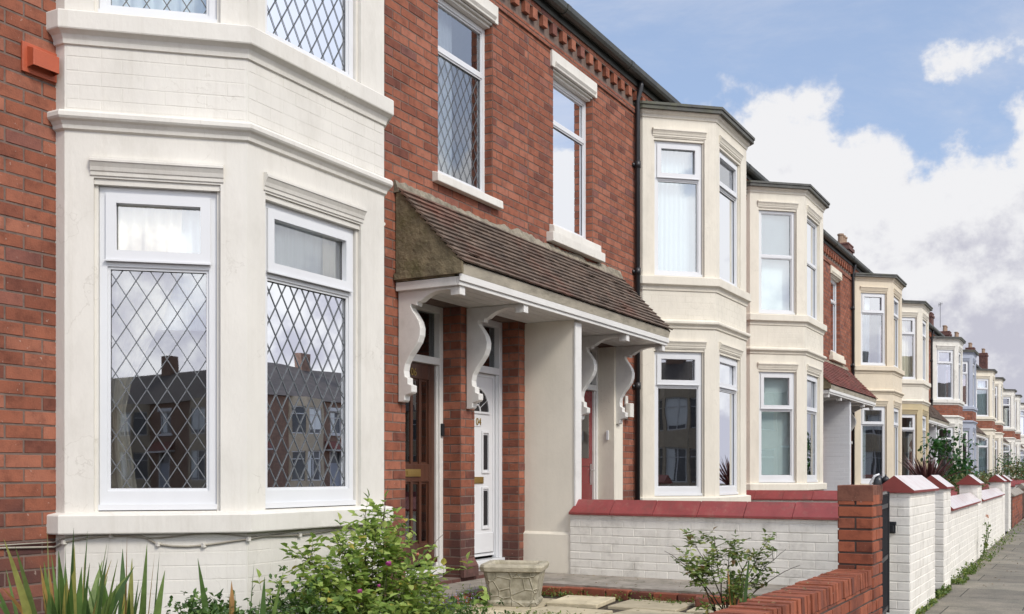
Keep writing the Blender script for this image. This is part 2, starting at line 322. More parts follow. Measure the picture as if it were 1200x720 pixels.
BL, BH = .238, .083
def bricks(mb, F, u0, u1, z0, z1, holes=(), out=.004, j=.010, mi=1, ph=0.0, n0=0.0, L=BL, H=BH, soft=.003, rough=.0012, jv=None):
    jv = j if jv is None else jv
    k0 = int(math.floor(z0 / H)); k1 = int(math.ceil(z1 / H))
    for k in range(k0, k1):
        a = u0 - ((u0 + ph + (k % 2) * L / 2) % L)
        while a < u1:
            rs = [(max(a, u0 - jv / 2), min(a + L, u1 + jv / 2), max(k * H, z0 - j / 2), min((k + 1) * H, z1 + j / 2))]
            if any(h[0] < a + L and h[1] > a and h[2] < (k + 1) * H and h[3] > k * H for h in holes):
                for h in holes: rs = cut(rs, (h[0] + jv / 2, h[1] - jv / 2, h[2], h[3]))
            for (p, q, c, d) in rs:
                p += jv / 2; q -= jv / 2; c += j / 2; d -= j / 2
                if q - p < .025 or d - c < .012: continue
                o_ = n0 + out + rnd.uniform(-rough, rough); w = soft
                jx = [rnd.uniform(-.0015, .0015) for _ in range(8)]
                base = [F.pt(p, n0 - .002, c), F.pt(q, n0 - .002, c), F.pt(q, n0 - .002, d), F.pt(p, n0 - .002, d)]
                top = [F.pt(p + w + jx[0], o_, c + w + jx[1]), F.pt(q - w + jx[2], o_, c + w + jx[3]), F.pt(q - w + jx[4], o_, d - w + jx[5]), F.pt(p + w + jx[6], o_, d - w + jx[7])]
                mb.add(base + top, [(4, 5, 6, 7), (0, 1, 5, 4), (1, 2, 6, 5), (2, 3, 7, 6), (3, 0, 4, 7)], mi)
            a += L

def wall(mb, F, u0, u1, z0, z1, holes, t, mi=0, n0=0.0):
    us = sorted({u0, u1, *[h[0] for h in holes], *[h[1] for h in holes]}); zs = sorted({z0, z1, *[h[2] for h in holes], *[h[3] for h in holes]})
    us = [u for u in us if u0 <= u <= u1]; zs = [z for z in zs if z0 <= z <= z1]
    def solid(i, k):
        if i < 0 or k < 0 or i >= len(us) - 1 or k >= len(zs) - 1: return False
        cu = (us[i] + us[i + 1]) / 2; cz = (zs[k] + zs[k + 1]) / 2
        return not any(h[0] < cu < h[1] and h[2] < cz < h[3] for h in holes)
    for i in range(len(us) - 1):
        for k in range(len(zs) - 1):
            if not solid(i, k): continue
            a, b, c, d = us[i], us[i + 1], zs[k], zs[k + 1]
            mb.quad(F.pt(a, n0, c), F.pt(b, n0, c), F.pt(b, n0, d), F.pt(a, n0, d), mi)
            mb.quad(F.pt(a, n0 - t, c), F.pt(b, n0 - t, c), F.pt(b, n0 - t, d), F.pt(a, n0 - t, d), mi)
            if not solid(i - 1, k): mb.quad(F.pt(a, n0, c), F.pt(a, n0 - t, c), F.pt(a, n0 - t, d), F.pt(a, n0, d), mi)
            if not solid(i + 1, k): mb.quad(F.pt(b, n0, c), F.pt(b, n0 - t, c), F.pt(b, n0 - t, d), F.pt(b, n0, d), mi)
            if not solid(i, k - 1): mb.quad(F.pt(a, n0, c), F.pt(b, n0, c), F.pt(b, n0 - t, c), F.pt(a, n0 - t, c), mi)
            if not solid(i, k + 1): mb.quad(F.pt(a, n0, d), F.pt(b, n0, d), F.pt(b, n0 - t, d), F.pt(a, n0 - t, d), mi)

def offs(pts, d, inward_sign):
    """offset an open polyline; ends keep running into the wall"""
    n = len(pts); segn = []
    for i in range(n - 1):
        dx, dy = pts[i + 1][0] - pts[i][0], pts[i + 1][1] - pts[i][1]; l = math.hypot(dx, dy)
        segn.append((dy / l * inward_sign, -dx / l * inward_sign))
    res = []
    for i in range(n):
        if i == 0: nx, ny = segn[0]; res.append((pts[0][0] + nx * d, pts[0][1] + ny * d))
        elif i == n - 1: nx, ny = segn[-1]; res.append((pts[i][0] + nx * d, pts[i][1] + ny * d))
        else:
            a, b = segn[i - 1], segn[i]; mx, my = a[0] + b[0], a[1] + b[1]; q = 2 / (mx * mx + my * my) if (mx * mx + my * my) else 1
            res.append((pts[i][0] + mx * d * q, pts[i][1] + my * d * q))
    return res

def loft(mb, pts, prof, sgn, mi=0):
    rows = [[(x, y, z) for x, y in offs(pts, d, sgn)] for d, z in prof]
    for r0, r1 in zip(rows, rows[1:]):
        for i in range(len(pts) - 1): mb.quad(r0[i], r0[i + 1], r1[i + 1], r1[i], mi)

# ------------------------------------------------------------------ windows
def leadwork(F, u0, u1, z0, z1, n, du=.116, dz=.185, w=.0055):
    mb = MB(); s = dz / du
    def clip(c, sg):   # line z = z0 + sg*s*(u-u0) + c
        pts = []
        for u in (u0, u1):
            z = z0 + sg * s * (u - u0) + c
            if z0 <= z <= z1: pts.append((u, z))
        for z in (z0, z1):
            u = u0 + (z - z0 - c) / (sg * s)
            if u0 < u < u1: pts.append((u, z))
        if len(pts) >= 2:
            (a, b), (c2, d) = min(pts), max(pts)
            if math.hypot(c2 - a, d - b) < .02: return
            l = math.hypot(c2 - a, d - b); px, pz = -(d - b) / l * w / 2, (c2 - a) / l * w / 2
            a += rnd.uniform(-.004, .004); c2 += rnd.uniform(-.004, .004); mb.hexa([F.pt(a + px, n, b + pz), F.pt(c2 + px, n, d + pz), F.pt(c2 - px, n, d - pz), F.pt(a - px, n, b - pz),
                     F.pt(a + px, n + .002, b + pz), F.pt(c2 + px, n + .002, d + pz), F.pt(c2 - px, n + .002, d - pz), F.pt(a - px, n + .002, b - pz)])
    W = u1 - u0; Hh = z1 - z0; k = -int((s * W) / dz) - 2
    while k * dz < Hh + s * W + dz:
        clip(k * dz + .04, 1); clip(k * dz + .04, -1); k += 1
    return mb

def window(par, F, u0, u1, z0, z1, zt, rec=.05, lead_low=False, lead_top=False, glass='glass', fb=.10, sash=True, label=None, tilt=False):
    """casement with a small top light: frame mesh, then pane and lead lattice as sub-parts"""
    n = -rec; d = .06; fw = .045; mb = MB()
    mb.fbox(F, u0, u0 + fw, n - d, n, z0, z1); mb.fbox(F, u1 - fw, u1, n - d, n, z0, z1)
    mb.fbox(F, u0 + fw, u1 - fw, n - d, n, z1 - fw, z1); mb.fbox(F, u0 + fw, u1 - fw, n - d, n, z0, z0 + fb)
    mb.fbox(F, u0 + fw, u1 - fw, n - d, n - .002, zt - .022, zt + .022)
    mb.fbox(F, u0 - .004, u1 + .004, n + .001, n + .022, z0 + .002, z0 + .035)
    # bead round the lower pane
    def ring(a, b, c, e, w, p0, p1, ww=None):
        mb.fbox(F, a, a + w, p0, p1, c, e); mb.fbox(F, b - w, b, p0, p1, c, e); mb.fbox(F, a + w, b - w, p0, p1, c, c + w); mb.fbox(F, a + w, b - w, p0, p1, e - w, e)
    a, b = u0 + fw, u1 - fw
    ring(a, b, z0 + fb, zt - .022, .016, n - .045, n - .012)
    tw = .052 if sash else .016
    if sash:
        ring(a - .008, b + .008, zt + .016, z1 - fw + .008, .058, n - .04, n + .016)
        mb.fbox(F, a - .015, b + .015, n + .012, n + .026, zt + .006, zt + .016)
    else: ring(a, b, zt + .022, z1 - fw, .016, n - .045, n - .012)
    fr = mb.build('window', 'upvc', par)
    if label: fr['label'] = label
    pl = (a + .014, b - .014, z0 + fb + .014, zt - .036); pt = (a + tw - .004, b - tw + .004, zt + .022 + tw - .008, z1 - fw - tw + .008)
    g = MB()
    for (p, q, c, e) in (pl, pt):
        t_ = [rnd.uniform(-.0012, .0012) for _ in range(4)]; g.quad(F.pt(p, n - .032 + t_[0], c), F.pt(q, n - .032 + t_[1], c), F.pt(q, n - .032 + t_[2], e), F.pt(p, n - .032 + t_[3] * 0 + t_[0] - t_[1] + t_[2], e))
    g.build('pane', glass, fr)
    gk = MB()
    for (p, q, c, e) in (pl, pt):
        for bx in ((p, p + .004, c, e), (q - .004, q, c, e), (p + .004, q - .004, c, c + .004), (p + .004, q - .004, e - .004, e)): gk.fbox(F, bx[0], bx[1], n - .029, n - .023, bx[2], bx[3])
    gk.build('gasket', 'gasket', fr)
    if lead_low: leadwork(F, *pl, n - .0295).build('lead_lattice', 'lead', fr)
    if lead_top: leadwork(F, *pt, n - .0295).build('lead_lattice', 'lead', fr)
    return fr

def curtain(F, u0, u1, z0, z1, n, mat, label, group=None, folds=14, amp=.02, gather=None, name='curtain', cat='curtain'):
    mb = MB(); nu = folds * 6; nz = 10
    for k in range(nz + 1):
        t = k / nz; z = z0 + (z1 - z0) * t
        a, b = u0, u1
        if gather: # tie-back: narrow towards the tie height
            g = math.exp(-((t - gather[1]) / .28) ** 2); b = u1 + (u0 + (u1 - u0) * gather[0] - u1) * (g if t > gather[1] else 1 - .25 * (gather[1] - t) / max(gather[1], .01))
        for i in range(nu + 1):
            s = i / nu; mb.v.append(F.pt(a + (b - a) * s, n + amp * math.sin(s * folds * 2 * math.pi + .6 * math.sin(3 * t + s * 5)) * (0.7 + .3 * math.sin(s * 23)), z))
    for k in range(nz):
        for i in range(nu):
            p = k * (nu + 1) + i; mb.f.append([p, p + 1, p + nu + 2, p + nu + 1]); mb.m.append(0)
    o = mb.build(name, mat, None, smooth=True, recalc=False)
    return tag(o, label, cat, group)

def text_mesh(s, size, depth, mat, name, parent, F, u, n, z, align='CENTER'):
    c = bpy.data.curves.new('t', 'FONT'); c.body = s; c.size = size; c.extrude = depth; c.align_x = align
    o = bpy.data.objects.new('t', c); COL.objects.link(o); bpy.context.view_layer.update()
    me = bpy.data.meshes.new_from_object(o.evaluated_get(bpy.context.evaluated_depsgraph_get()))
    bpy.data.objects.remove(o); bpy.data.curves.remove(c)
    right = (-F.N[1], F.N[0])   # reading direction for someone facing the plane
    O = Vector((0, 0, 0)); q = parent
    while q: O += q.location; q = q.parent
    base = F.pt(u, n, z)
    for v in me.vertices:
        x, y, w = v.co; v.co = (base[0] + right[0] * x + F.N[0] * w - O.x, base[1] + right[1] * x + F.N[1] * w - O.y, base[2] + y - O.z)
    me.name = name; me.materials.clear(); me.materials.append(M[mat])
    ob = bpy.data.objects.new(name, me); COL.objects.link(ob); ob.parent = parent
    return ob

# ------------------------------------------------------------------ doors
def make_door(h, F, u0, u1, style, number=None):
    z0, zd, z1 = .44, 2.34, 2.90; rec = .22; n = -rec
    white = 'upvc'
    fr = MB(); jw = .06
    fr.fbox(F, u0, u0 + jw, n - .08, n + .02, z0 - .03, z1); fr.fbox(F, u1 - jw, u1, n - .08, n + .02, z0 - .03, z1)
    fr.fbox(F, u0 + jw, u1 - jw, n - .08, n + .02, zd, zd + .07); fr.fbox(F, u0 + jw, u1 - jw, n - .08, n + .02, z1 - .06, z1)
    for a, b in ((u0 + jw, u0 + jw + .02), (u1 - jw - .02, u1 - jw)): fr.fbox(F, a, b, n - .06, n - .004, z0 - .03, zd)
    fr.fbox(F, u0 + .003, u1 - .003, n - .10, n + .055, z0 - .10, z0 - .031)
    fr.fbox(F, u0 + .003, u1 - .003, n - .10, n + .018, z0 - .18, z0 - .102)
    f = fr.build('door_frame', 'porch_white' if style != 'white' else 'upvc', h, bevel=.004)
    g = MB(); g.fbox(F, u0 + jw, u1 - jw, n - .05, n - .044, zd + .07, z1 - .06); g.build('fanlight_pane', 'dark_glass', f)
    a, b = u0 + jw + .02, u1 - jw - .02; W = b - a; z0 += 0
    nd = n - .03
    if style == 'white':
        d = MB(); d.fbox(F, a + .002, b - .002, nd - .045, nd, z0, zd - .003)
        d.fbox(F, a + .03, b - .03, nd - .001, nd + .008, z0 + .03, z0 + .24)
        door = d.build('door', 'upvc', h, bevel=.003); door['label'] = 'white door with number 04 and arched leaded glass'
        m = MB()
        def rim(p, q, c, e, w=.022, t=.014):
            m.fbox(F, p, p + w, nd, nd + t, c, e); m.fbox(F, q - w, q, nd, nd + t, c, e); m.fbox(F, p + w, q - w, nd, nd + t, c, c + w); m.fbox(F, p + w, q - w, nd, nd + t, e - w, e)
        cols = [(a + .12, a + .27), (b - .27, b - .12)]
        gp = MB()
        for p, q in cols:
            for c, e in ((z0 + .28, z0 + .72), (z0 + .86, z0 + 1.30)):
                rim(p, q, c, e); g1 = MB(); g1.fbox(F, p + .03, q - .03, nd + .001, nd + .004, c + .04, e - .04); g1.build('door_glass', 'black_plastic', door)
        rim(a + .03, b - .03, z0 + .03, zd - .03, .012, .008)
        cu = (a + b) / 2; cz = z0 + 1.50; k = 14
        for r0, r1, t in ((.235, .262, .014),):
            for i in range(k):
                t0, t1 = math.pi * i / k, math.pi * (i + 1) / k
                P = lambda r, tt, nn: F.pt(cu + r * math.cos(tt), nn, cz + r * math.sin(tt))
                m.hexa([P(r0, t0, nd), P(r1, t0, nd), P(r1, t1, nd), P(r0, t1, nd), P(r0, t0, nd + t), P(r1, t0, nd + t), P(r1, t1, nd + t), P(r0, t1, nd + t)])
        m.fbox(F, cu - .262, cu + .262, nd, nd + .014, cz - .024, cz)
        pts = [F.pt(cu + .232 * math.cos(math.pi * i / k), nd + .003, cz + .232 * math.sin(math.pi * i / k)) for i in range(k + 1)]
        gp.add(pts, [tuple(range(k + 1))])
        for i in (1, 2, 3, 4, 5):
            t = math.pi * i / 6; m.tube([F.pt(cu + .06 * math.cos(t), nd + .006, cz + .06 * math.sin(t)), F.pt(cu + .23 * math.cos(t), nd + .006, cz + .23 * math.sin(t))], .004, 4)
        m.tube([F.pt(cu + .065 * math.cos(math.pi * i / 8), nd + .006, cz + .065 * math.sin(math.pi * i / 8)) for i in range(9)], .012, 5)
        m.build('moulding', 'upvc', door, bevel=.003)
        gp.build('door_glass', 'black_plastic', door)
        lb = MB(); lb.fbox(F, cu - .13, cu + .13, nd, nd + .012, z0 + .755, z0 + .825); lb.fbox(F, cu - .11, cu + .11, nd + .012, nd + .02, z0 + .765, z0 + .815)
        lb.build('letterbox', 'brass', door, bevel=.004)
        np_ = MB(); np_.fbox(F, cu - .085, cu + .085, nd + .002, nd + .006, cz - .155, cz - .055); np_.build('number_plate', 'upvc', door)
        text_mesh(number, .105, .003, 'brass', 'door_number', door, F, cu + F.U[0] * .03, nd + .010, cz - .142)
    elif style == 'brown':
        d = MB(); d.fbox(F, a + .002, b - .002, nd - .045, nd - .012, z0, zd - .003)
        st = .10
        for p, q, c, e in ((a, a + st, z0, zd), (b - st, b, z0, zd), (a + st, b - st, z0, z0 + .2), (a + st, b - st, z0 + .78, z0 + .95), (a + st, b - st, zd - .15, zd)):
            d.fbox(F, p + .001, q - .001, nd - .012, nd + .004, c + .001, e - .001)
        k = 4; w = (W - 2 * st) / k
        for i in range(1, k): d.fbox(F, a + st + i * w - .02, a + st + i * w + .02, nd - .012, nd + .002, z0 + .2, zd - .15)
        d.fbox(F, a + .01, b - .01, nd + .004, nd + .045, z0 + .01, z0 + .06)
        door = d.build('door', 'brown_wood', h, bevel=.004); door['label'] = 'varnished brown timber door with narrow upright panels'
        gp = MB()
        for i in range(k):
            for c, e in ((z0 + .22, z0 + .76), (z0 + .97, zd - .17)): gp.fbox(F, a + st + i * w + .028, a + st + (i + 1) * w - .028, nd - .0115, nd - .008, c, e)
        gp.build('door_glass', 'dark_glass', door)
        lb = MB(); cu = (a + b) / 2; lb.fbox(F, cu - .13, cu + .13, nd + .004, nd + .016, z0 + .83, z0 + .90); lb.fbox(F, cu - .10, cu + .10, nd + .016, nd + .022, z0 + .845, z0 + .885)
        lb.build('letterbox', 'brass', door, bevel=.003)
        text_mesh(number, .10, .003, 'brass', 'door_number', door, F, cu + (F.U[0] * .02), nd + .007, zd - .125)
        bl = MB(); us = u0 if F.U[0] < 0 else u1; s = 1 if F.U[0] < 0 else -1
        bl.fbox(F, us + s * .012 if s > 0 else us - .05, us + .05 if s > 0 else us - .012, n + .021, n + .045, z0 + 1.22, z0 + 1.34); bl.build('doorbell', 'black_plastic', f, bevel=.004)
    else:
        d = MB(); d.fbox(F, a + .002, b - .002, nd - .045, nd, z0, zd - .003)
        mat = {'red': 'red_door', 'plain': 'upvc', 'blue': 'blue_paint'}[style]
        for c, e in ((z0 + .12, z0 + .75), (z0 + .95, zd - .15)):
            for p, q in ((a + .09, (a + b) / 2 - .04), ((a + b) / 2 + .04, b - .09)):
                d.fbox(F, p, q, nd - .001, nd + .01, c, e)
        door = d.build('door', mat, h, bevel=.003)
        gp = MB(); gp.fbox(F, a + .13, b - .13, nd + .0105, nd + .014, z0 + 1.05, zd - .25); gp.build('door_glass', 'dark_glass', door)
        hd = MB(); e = b - .06 if F.U[0] > 0 else a + .06
        hd.fbox(F, e - .02, e + .02, nd + .001, nd + .01, z0 + .72, z0 + .98); hd.tube([F.pt(e, nd + .01, z0 + .9), F.pt(e, nd + .05, z0 + .9), F.pt(e - F.U[0] * .1, nd + .05, z0 + .9)], .009, 6)
        hd.build('handle', 'steel', door)

BRACKET = [(0, -.97), (.05, -.97), (.065, -.955), (.07, -.915), (.125, -.90), (.14, -.885), (.14, -.83), (.10, -.815), (.098, -.765), (.068, -.75),
           (.062, -.70), (.075, -.64), (.115, -.575), (.165, -.515), (.205, -.46), (.228, -.40), (.232, -.34), (.215, -.28), (.18, -.225), (.145, -.18),
           (.128, -.145), (.135, -.125), (.165, -.135), (.195, -.145), (.20, -.115), (.235, -.11), (.27, -.085), (.33, -.055), (.41, -.035), (.49, -.03), (.535, -.035), (.54, -.085), (.635, -.085), (.635, 0), (0, 0)]

def bracket(h, xc, zs, w=.085):
    mb = MB(); mb.extrude([(xc - w / 2, FY - .012 - d, zs + z) for d, z in BRACKET], (w, 0, 0))
    return mb.build('bracket', 'porch_white', h, bevel=.005)

def canopy(h, P, half, tilemat, detailed=True):
    """lean-to tiled porch roof on brackets, shared by the pair of houses"""
    x0, x1 = P - half, P + half; yf = FY - .66; zs = 2.90
    mb = MB(); mb.box(x0 + .01, x1 - .01, yf + .03, FY - .012, zs, zs + .03)
    k = 5
    for i in range(k): mb.box(x0 + .012, x1 - .012, yf + .035 + i * .12, yf + .035 + i * .12 + .108, zs - .006, zs - .001)
    cn = mb.build('porch_canopy', 'porch_white', h)
    fa = MB()
    fa.box(x0, x1, yf - .005, yf + .025, zs - .02, zs + .055); fa.box(x0 - .01, x1 + .01, yf - .022, yf - .006, zs + .015, zs + .075)
    for x in (x0 - .002, x1 - .028): fa.box(x, x + .03, yf + .026, FY - .013, zs - .02, zs + .055)
    fa.build('fascia', 'porch_white', cn, bevel=.004)
    wb = MB(); wb.hexa([(x0 + .01, yf - .02, zs + .077), (x1 - .01, yf - .02, zs + .077), (x1 - .01, yf + .05, zs + .077), (x0 + .01, yf + .05, zs + .077),
                        (x0 + .01, yf - .045, zs + .16), (x1 - .01, yf - .045, zs + .16), (x1 - .01, yf + .05, zs + .16), (x0 + .01, yf + .05, zs + .16)])
    wb.build('tilting_board', 'weather_wood', cn)
    # roof slope
    ze, zr = zs + .155, 3.77; yr = FY - .03
    def slope(t):   # 0 eave .. 1 wall, slightly bell-cast
        return (yf - .05 + (yr - yf + .05) * t, ze + (zr - ze) * (t * .93 + .07 * t * t))
    rows = 13 if detailed else 8; tw = .125 if detailed else .2
    tb = MB()
    for r in range(rows):
        t0, t1 = r / rows, (r + 1.25) / rows
        ya, za = slope(t0); yb, zb = slope(min(t1, 1.0))
        dy, dz = yb - ya, zb - za; l = math.hypot(dy, dz); ny, nz = -dz / l, dy / l
        x = x0 - .015 + (tw / 2 if r % 2 else 0)
        xs = [x0 - .015] if r % 2 else []
        while x < x1: xs.append(x); x += tw
        for i, xa in enumerate(xs):
            xb = (xs[i + 1] if i + 1 < len(xs) else x1 + .01) - .004
            if xb - xa < .02: continue
            th = .016; lift = .036 + rnd.uniform(-.002, .003); tl = rnd.uniform(-.001, .002)
            jy = rnd.uniform(-.003, .003) if rnd.random() > .02 else -.02
            p = [(xa, ya + ny * (lift - th) + jy, za + nz * (lift - th)), (xb, ya + ny * (lift - th) + jy, za + nz * (lift - th) + tl), (xb, yb, zb - .002), (xa, yb, zb - .002)]
            q = [(xa, ya + ny * lift + jy, za + nz * lift), (xb, ya + ny * lift + jy, za + nz * lift + tl), (xb, yb + ny * th, zb + nz * th), (xa, yb + ny * th, zb + nz * th)]
            tb.hexa(p + q)
    tb.build('roof_tiles', tilemat, cn)
    # solid core, cement verge at the ends
    vg = MB()
    for xa, xb in ((x0 + .0, x0 + .06), (x1 - .06, x1)):
        prof = [(yf + .0, zs + .16)] + [slope(t / 8) for t in range(9)] + [(FY - .012, zr), (FY - .012, zs + .06), (yf + .05, zs + .06)]
        vg.extrude([(xa, y, z) for y, z in prof], (xb - xa, 0, 0))
        if xa > x0 + .5: vg.build('cement_verge', 'moss_cement', cn); continue
        vg.extrude([(x0 - .03, yf - .045, zs + .075), (x0 - .03, FY - .012, zs + .075), (x0 - .03, FY - .012, zs + .13), (x0 - .03, yf + .05, zs + .22), (x0 - .03, yf - .045, zs + .17)], (.03, 0, 0))
        vg.build('cement_verge', 'moss_cement', cn); vg = MB()
    core = MB(); core.add([(x0 + .06, slope(0)[0] + .03, slope(0)[1]), (x1 - .06, slope(0)[0] + .03, slope(0)[1]), (x1 - .06, yr, zr - .01), (x0 + .06, yr, zr - .01)], [(0, 1, 2, 3)]); core.build('roof_underlay', 'weather_wood', cn)
    # ragged mortar fillet against the wall
    fl = MB(); n = 150 if detailed else 10; L = x1 - x0 + .04
    for i in range(n):
        a = x0 - .02 + L * i / n; b = x0 - .02 + L * (i + 1) / n
        if i == 0: za_, ya_ = rnd.uniform(.06, .09), .06
        zb_ = min(.10, max(.045, za_ + rnd.uniform(-.014, .014))); yb_ = min(.09, max(.05, ya_ + rnd.uniform(-.01, .01)))
        fl.hexa([(a, FY - ya_, zr - .035), (b, FY - yb_, zr - .035), (b, FY - .001, zr - .035), (a, FY - .001, zr - .035),
                 (a, FY - .022, zr + za_), (b, FY - .022, zr + zb_), (b, FY - .001, zr + zb_ + .01), (a, FY - .001, zr + za_ + .01)])
        za_, ya_ = zb_, yb_
    fl.build('mortar_fillet', 'flashing', cn)
    return cn

# ------------------------------------------------------------------ house
WH = 6.85
def house(idx, P, m, label, bay='white_paint', bay_low=None, apron=None, dz=0.0, near=True, leads=False, win=(.74, 1.74), zt_low=2.55, zt_up=5.30,
          chimney=None, doors=('brown', 'white'), numbers=('06', '04'), glass='glass', curtains=(), front_brick=True, tilemat='tile', has_canopy=False, pier='brick', lintel='white_paint', upsash=True):
    hx = lambda a: P + m * a
    root = thing('terraced_house', (hx(WH / 2), FY, 0), label, 'house', 'terraced houses along the street')
    F = Face((P, FY), (m, 0), (0, -1))
    near_det = near
    w0, w1 = win; WZ0, WZ1 = 4.08, 5.84
    dA, dB = (.19, 1.09), (1.34, 2.26)
    hol = [(w0, w1, WZ0, WZ1), (dA[0], dA[1], .30, 2.9), (dB[0], dB[1], .30, 2.9), (3.2, 5.66, .9, 6.0)]
    e0 = 0
    mb = MB(); wall(mb, F, e0, WH, -.3, 6.42, hol, .22)
    bh = [hol[0], hol[1], hol[2], (3.06, 5.79, -1, 6.5)]
    if near: bricks(mb, F, e0, WH, 0.1, 6.06, bh, ph=.05 * idx)
    else: bricks(mb, F, e0, WH, 0.1, 6.06, bh, ph=.05 * idx, j=.012)
    mortar = 'mortar'
    for (a, b, c, d), dep in ((hol[0], .10), (hol[1], .2), (hol[2], .2)):   # brick reveals
        if dep == .10 or pier == 'brick' or True:
            for (O, U, N) in ((F.pt(b, 0, 0)[:2], (-F.N[0], -F.N[1]), (-F.U[0], -F.U[1])), (F.pt(a, 0, 0)[:2], (-F.N[0], -F.N[1]), F.U)):
                bricks(mb, Face(O, U, N), .004, dep, c, d, ph=.119, out=.003)
    if idx == 1:
        bricks(mb, Face((hx(WH), FY + .2), (0, 1), (m, 0)), 0, 7.6, .1, 6.4)
    # corbel band, dentils and upper course under the gutter
    for zc, o_ in ((6.02, .022), (6.30, .040)):
        mb.fbox(F, e0, WH, 0, o_, zc, zc + .079); bricks(mb, F, e0, WH, zc - (zc % BH) if False else zc, zc + .079, n0=o_, H=.0833 if False else BH)
    a = .03
    while a < WH:
        mb.fbox(F, a, a + .105, .001, .050 + rnd.uniform(-.003, .003), 6.185, 6.298, 1); a += .238
    if front_brick and near: pass
    w_ = mb.build('wall', [mortar, 'brick'], root)
    # shell and roof
    sh = MB(); y0, y1 = FY + .23, FY + 8.0; xa, xb = sorted((hx(0.12), hx(WH - .02)))
    for z in (.33, 3.45, 6.35): sh.quad((xa, y0, z), (xb, y0, z), (xb, y1, z), (xa, y1, z))
    sh.quad((xa, y1 - 2, .3), (xb, y1 - 2, .3), (xb, y1 - 2, 6.4), (xa, y1 - 2, 6.4))
    for x in (xa, xb, hx(2.75)): sh.quad((x, y0, .3), (x, y1, .3), (x, y1, 6.35), (x, y0, 6.35))
    sh.build('interior', 'interior', root)
    ex = MB(); xa, xb = sorted((hx(0), hx(WH))); ex.box(xa, xb, y1, y1 + .2, -.3, 6.42); ex.build('rear_wall', 'brick', root)
    rf = MB(); ye, yr, zr = FY - .12, FY + 4.1, 9.25
    rf.hexa([(xa, ye, 6.44), (xb, ye, 6.44), (xb, yr, zr - .06), (xa, yr, zr - .06), (xa, ye, 6.50), (xb, ye, 6.50), (xb, yr, zr), (xa, yr, zr)])
    rf.hexa([(xa, yr, zr - .06), (xb, yr, zr - .06), (xb, y1 + .3, 6.44), (xa, y1 + .3, 6.44), (xa, yr, zr), (xb, yr, zr), (xb, y1 + .3, 6.50), (xa, y1 + .3, 6.50)])
    for x in ((xa + .003, xa + .05), (xb - .05, xb - .003)):
        rf.extrude([(x[0], FY + .2, 6.42), (x[0], y1, 6.42), (x[0], yr, zr - .09)], (x[1] - x[0], 0, 0))
    roof = rf.build('roof', 'slate', root)
    if chimney:
        for cx_, ct, npot in chimney:
            cb = MB(); cb.box(cx_ - .45, cx_ + .45, FY + 2.85, FY + 3.45, 8.0, ct); cb.box(cx_ - .5, cx_ + .5, FY + 2.8, FY + 3.5, ct - .2, ct - .08); cb.box(cx_ - .47, cx_ + .47, FY + 2.83, FY + 3.47, ct, ct + .05)
            Fc = Face((cx_ - .45, FY + 2.85), (1, 0), (0, -1)); bricks(cb, Fc, 0, .9, 8.2, ct - .21, mi=1)
            Fc = Face((cx_ - .45, FY + 3.45), (0, -1), (-1, 0)); bricks(cb, Fc, 0, .6, 8.2, ct - .21, mi=1)
            c = cb.build('chimney', ['dark_brick', 'dark_brick'], roof)
            pm = MB()
            for i in range(npot):
                px = cx_ - .32 + .64 * i / max(1, npot - 1); pm.lathe((px, FY + 3.15, ct + .05), [(.11, 0), (.095, .28), (.12, .3), (.12, .36), (.085, .37), (.08, .3)], 10)
            pm.build('chimney_pot', 'pot', roof, smooth=False)
    gt = MB()
    gt.fbox(F, 0, WH, .045, .062, 6.36, 6.50)
    prof = [(-.0, .10), (0.0, .04), (.02, .01), (.06, 0), (.10, .01), (.12, .04), (.12, .10)]
    gt.extrude([F.pt(0.0, .065 + p, 6.42 + q) for p, q in prof], (m * WH, 0, 0))
    for k in range(4): gt.extrude([F.pt(.6 + 1.83 * k, .060 + p * 1.1, 6.412 + q * 1.05) for p, q in prof], (m * .09, 0, 0))
    gt.build('gutter', 'gutter', root)
    # lintel and sill of the upper window
    lt = MB(); la, lb = w0 - .07, w1 + .07
    lt.fbox(F, la, lb, 0, .030, WZ1 - .002, 6.018)
    lt.fbox(F, la + .0, lb - .0, .0, .05, 6.065 - .05, 6.02 - .001) if False else None
    pr_ = [(.0305, .0), (.036, .002), (.038, .018), (.046, .03), (.056, .046), (.056, .058), (.046, .064), (.0305, .066)]; lt.extrude([F.pt(w0 - .0, n_, WZ1 + z_) for n_, z_ in pr_], (F.U[0] * (w1 - w0), 0, 0))
    lt.fbox(F, w0 + .002, w1 - .002, -.14, -.03, WZ1 - .05, WZ1 - .004); lt.fbox(F, w0 + .002, w1 - .002, -.029, -.001, WZ1 - .025, WZ1 - .004)
    lt.build('lintel', lintel, root, bevel=.006)
    sl = MB()
    sl.hexa([F.pt(w0 - .10, 0, 3.975), F.pt(w1 + .10, 0, 3.975), F.pt(w1 + .10, .075, 3.975), F.pt(w0 - .10, .075, 3.975), F.pt(w0 - .10, 0, 4.075), F.pt(w1 + .10, 0, 4.075), F.pt(w1 + .10, .07, 4.055), F.pt(w0 - .10, .07, 4.055)])
    sl.fbox(F, w0 + .002, w1 - .002, -.12, -.001, 4.0, 4.083)
    if idx % 2 == 0: sl.fbox(F, w0 - .17, w1 + .17, 0, .095, 3.865, 3.972)
    sl.build('window_sill', lintel, root, bevel=.008)
    window(root, F, w0, w1, WZ0 + .005, WZ1 - .052, zt_up, rec=.09, lead_low=leads, glass=glass, fb=.06, sash=False)
    # doors and their piers
    for (a, b), st, nb in zip((dB, dA), doors, numbers): make_door(root, F, a, b, st, nb)
    pm = MB()
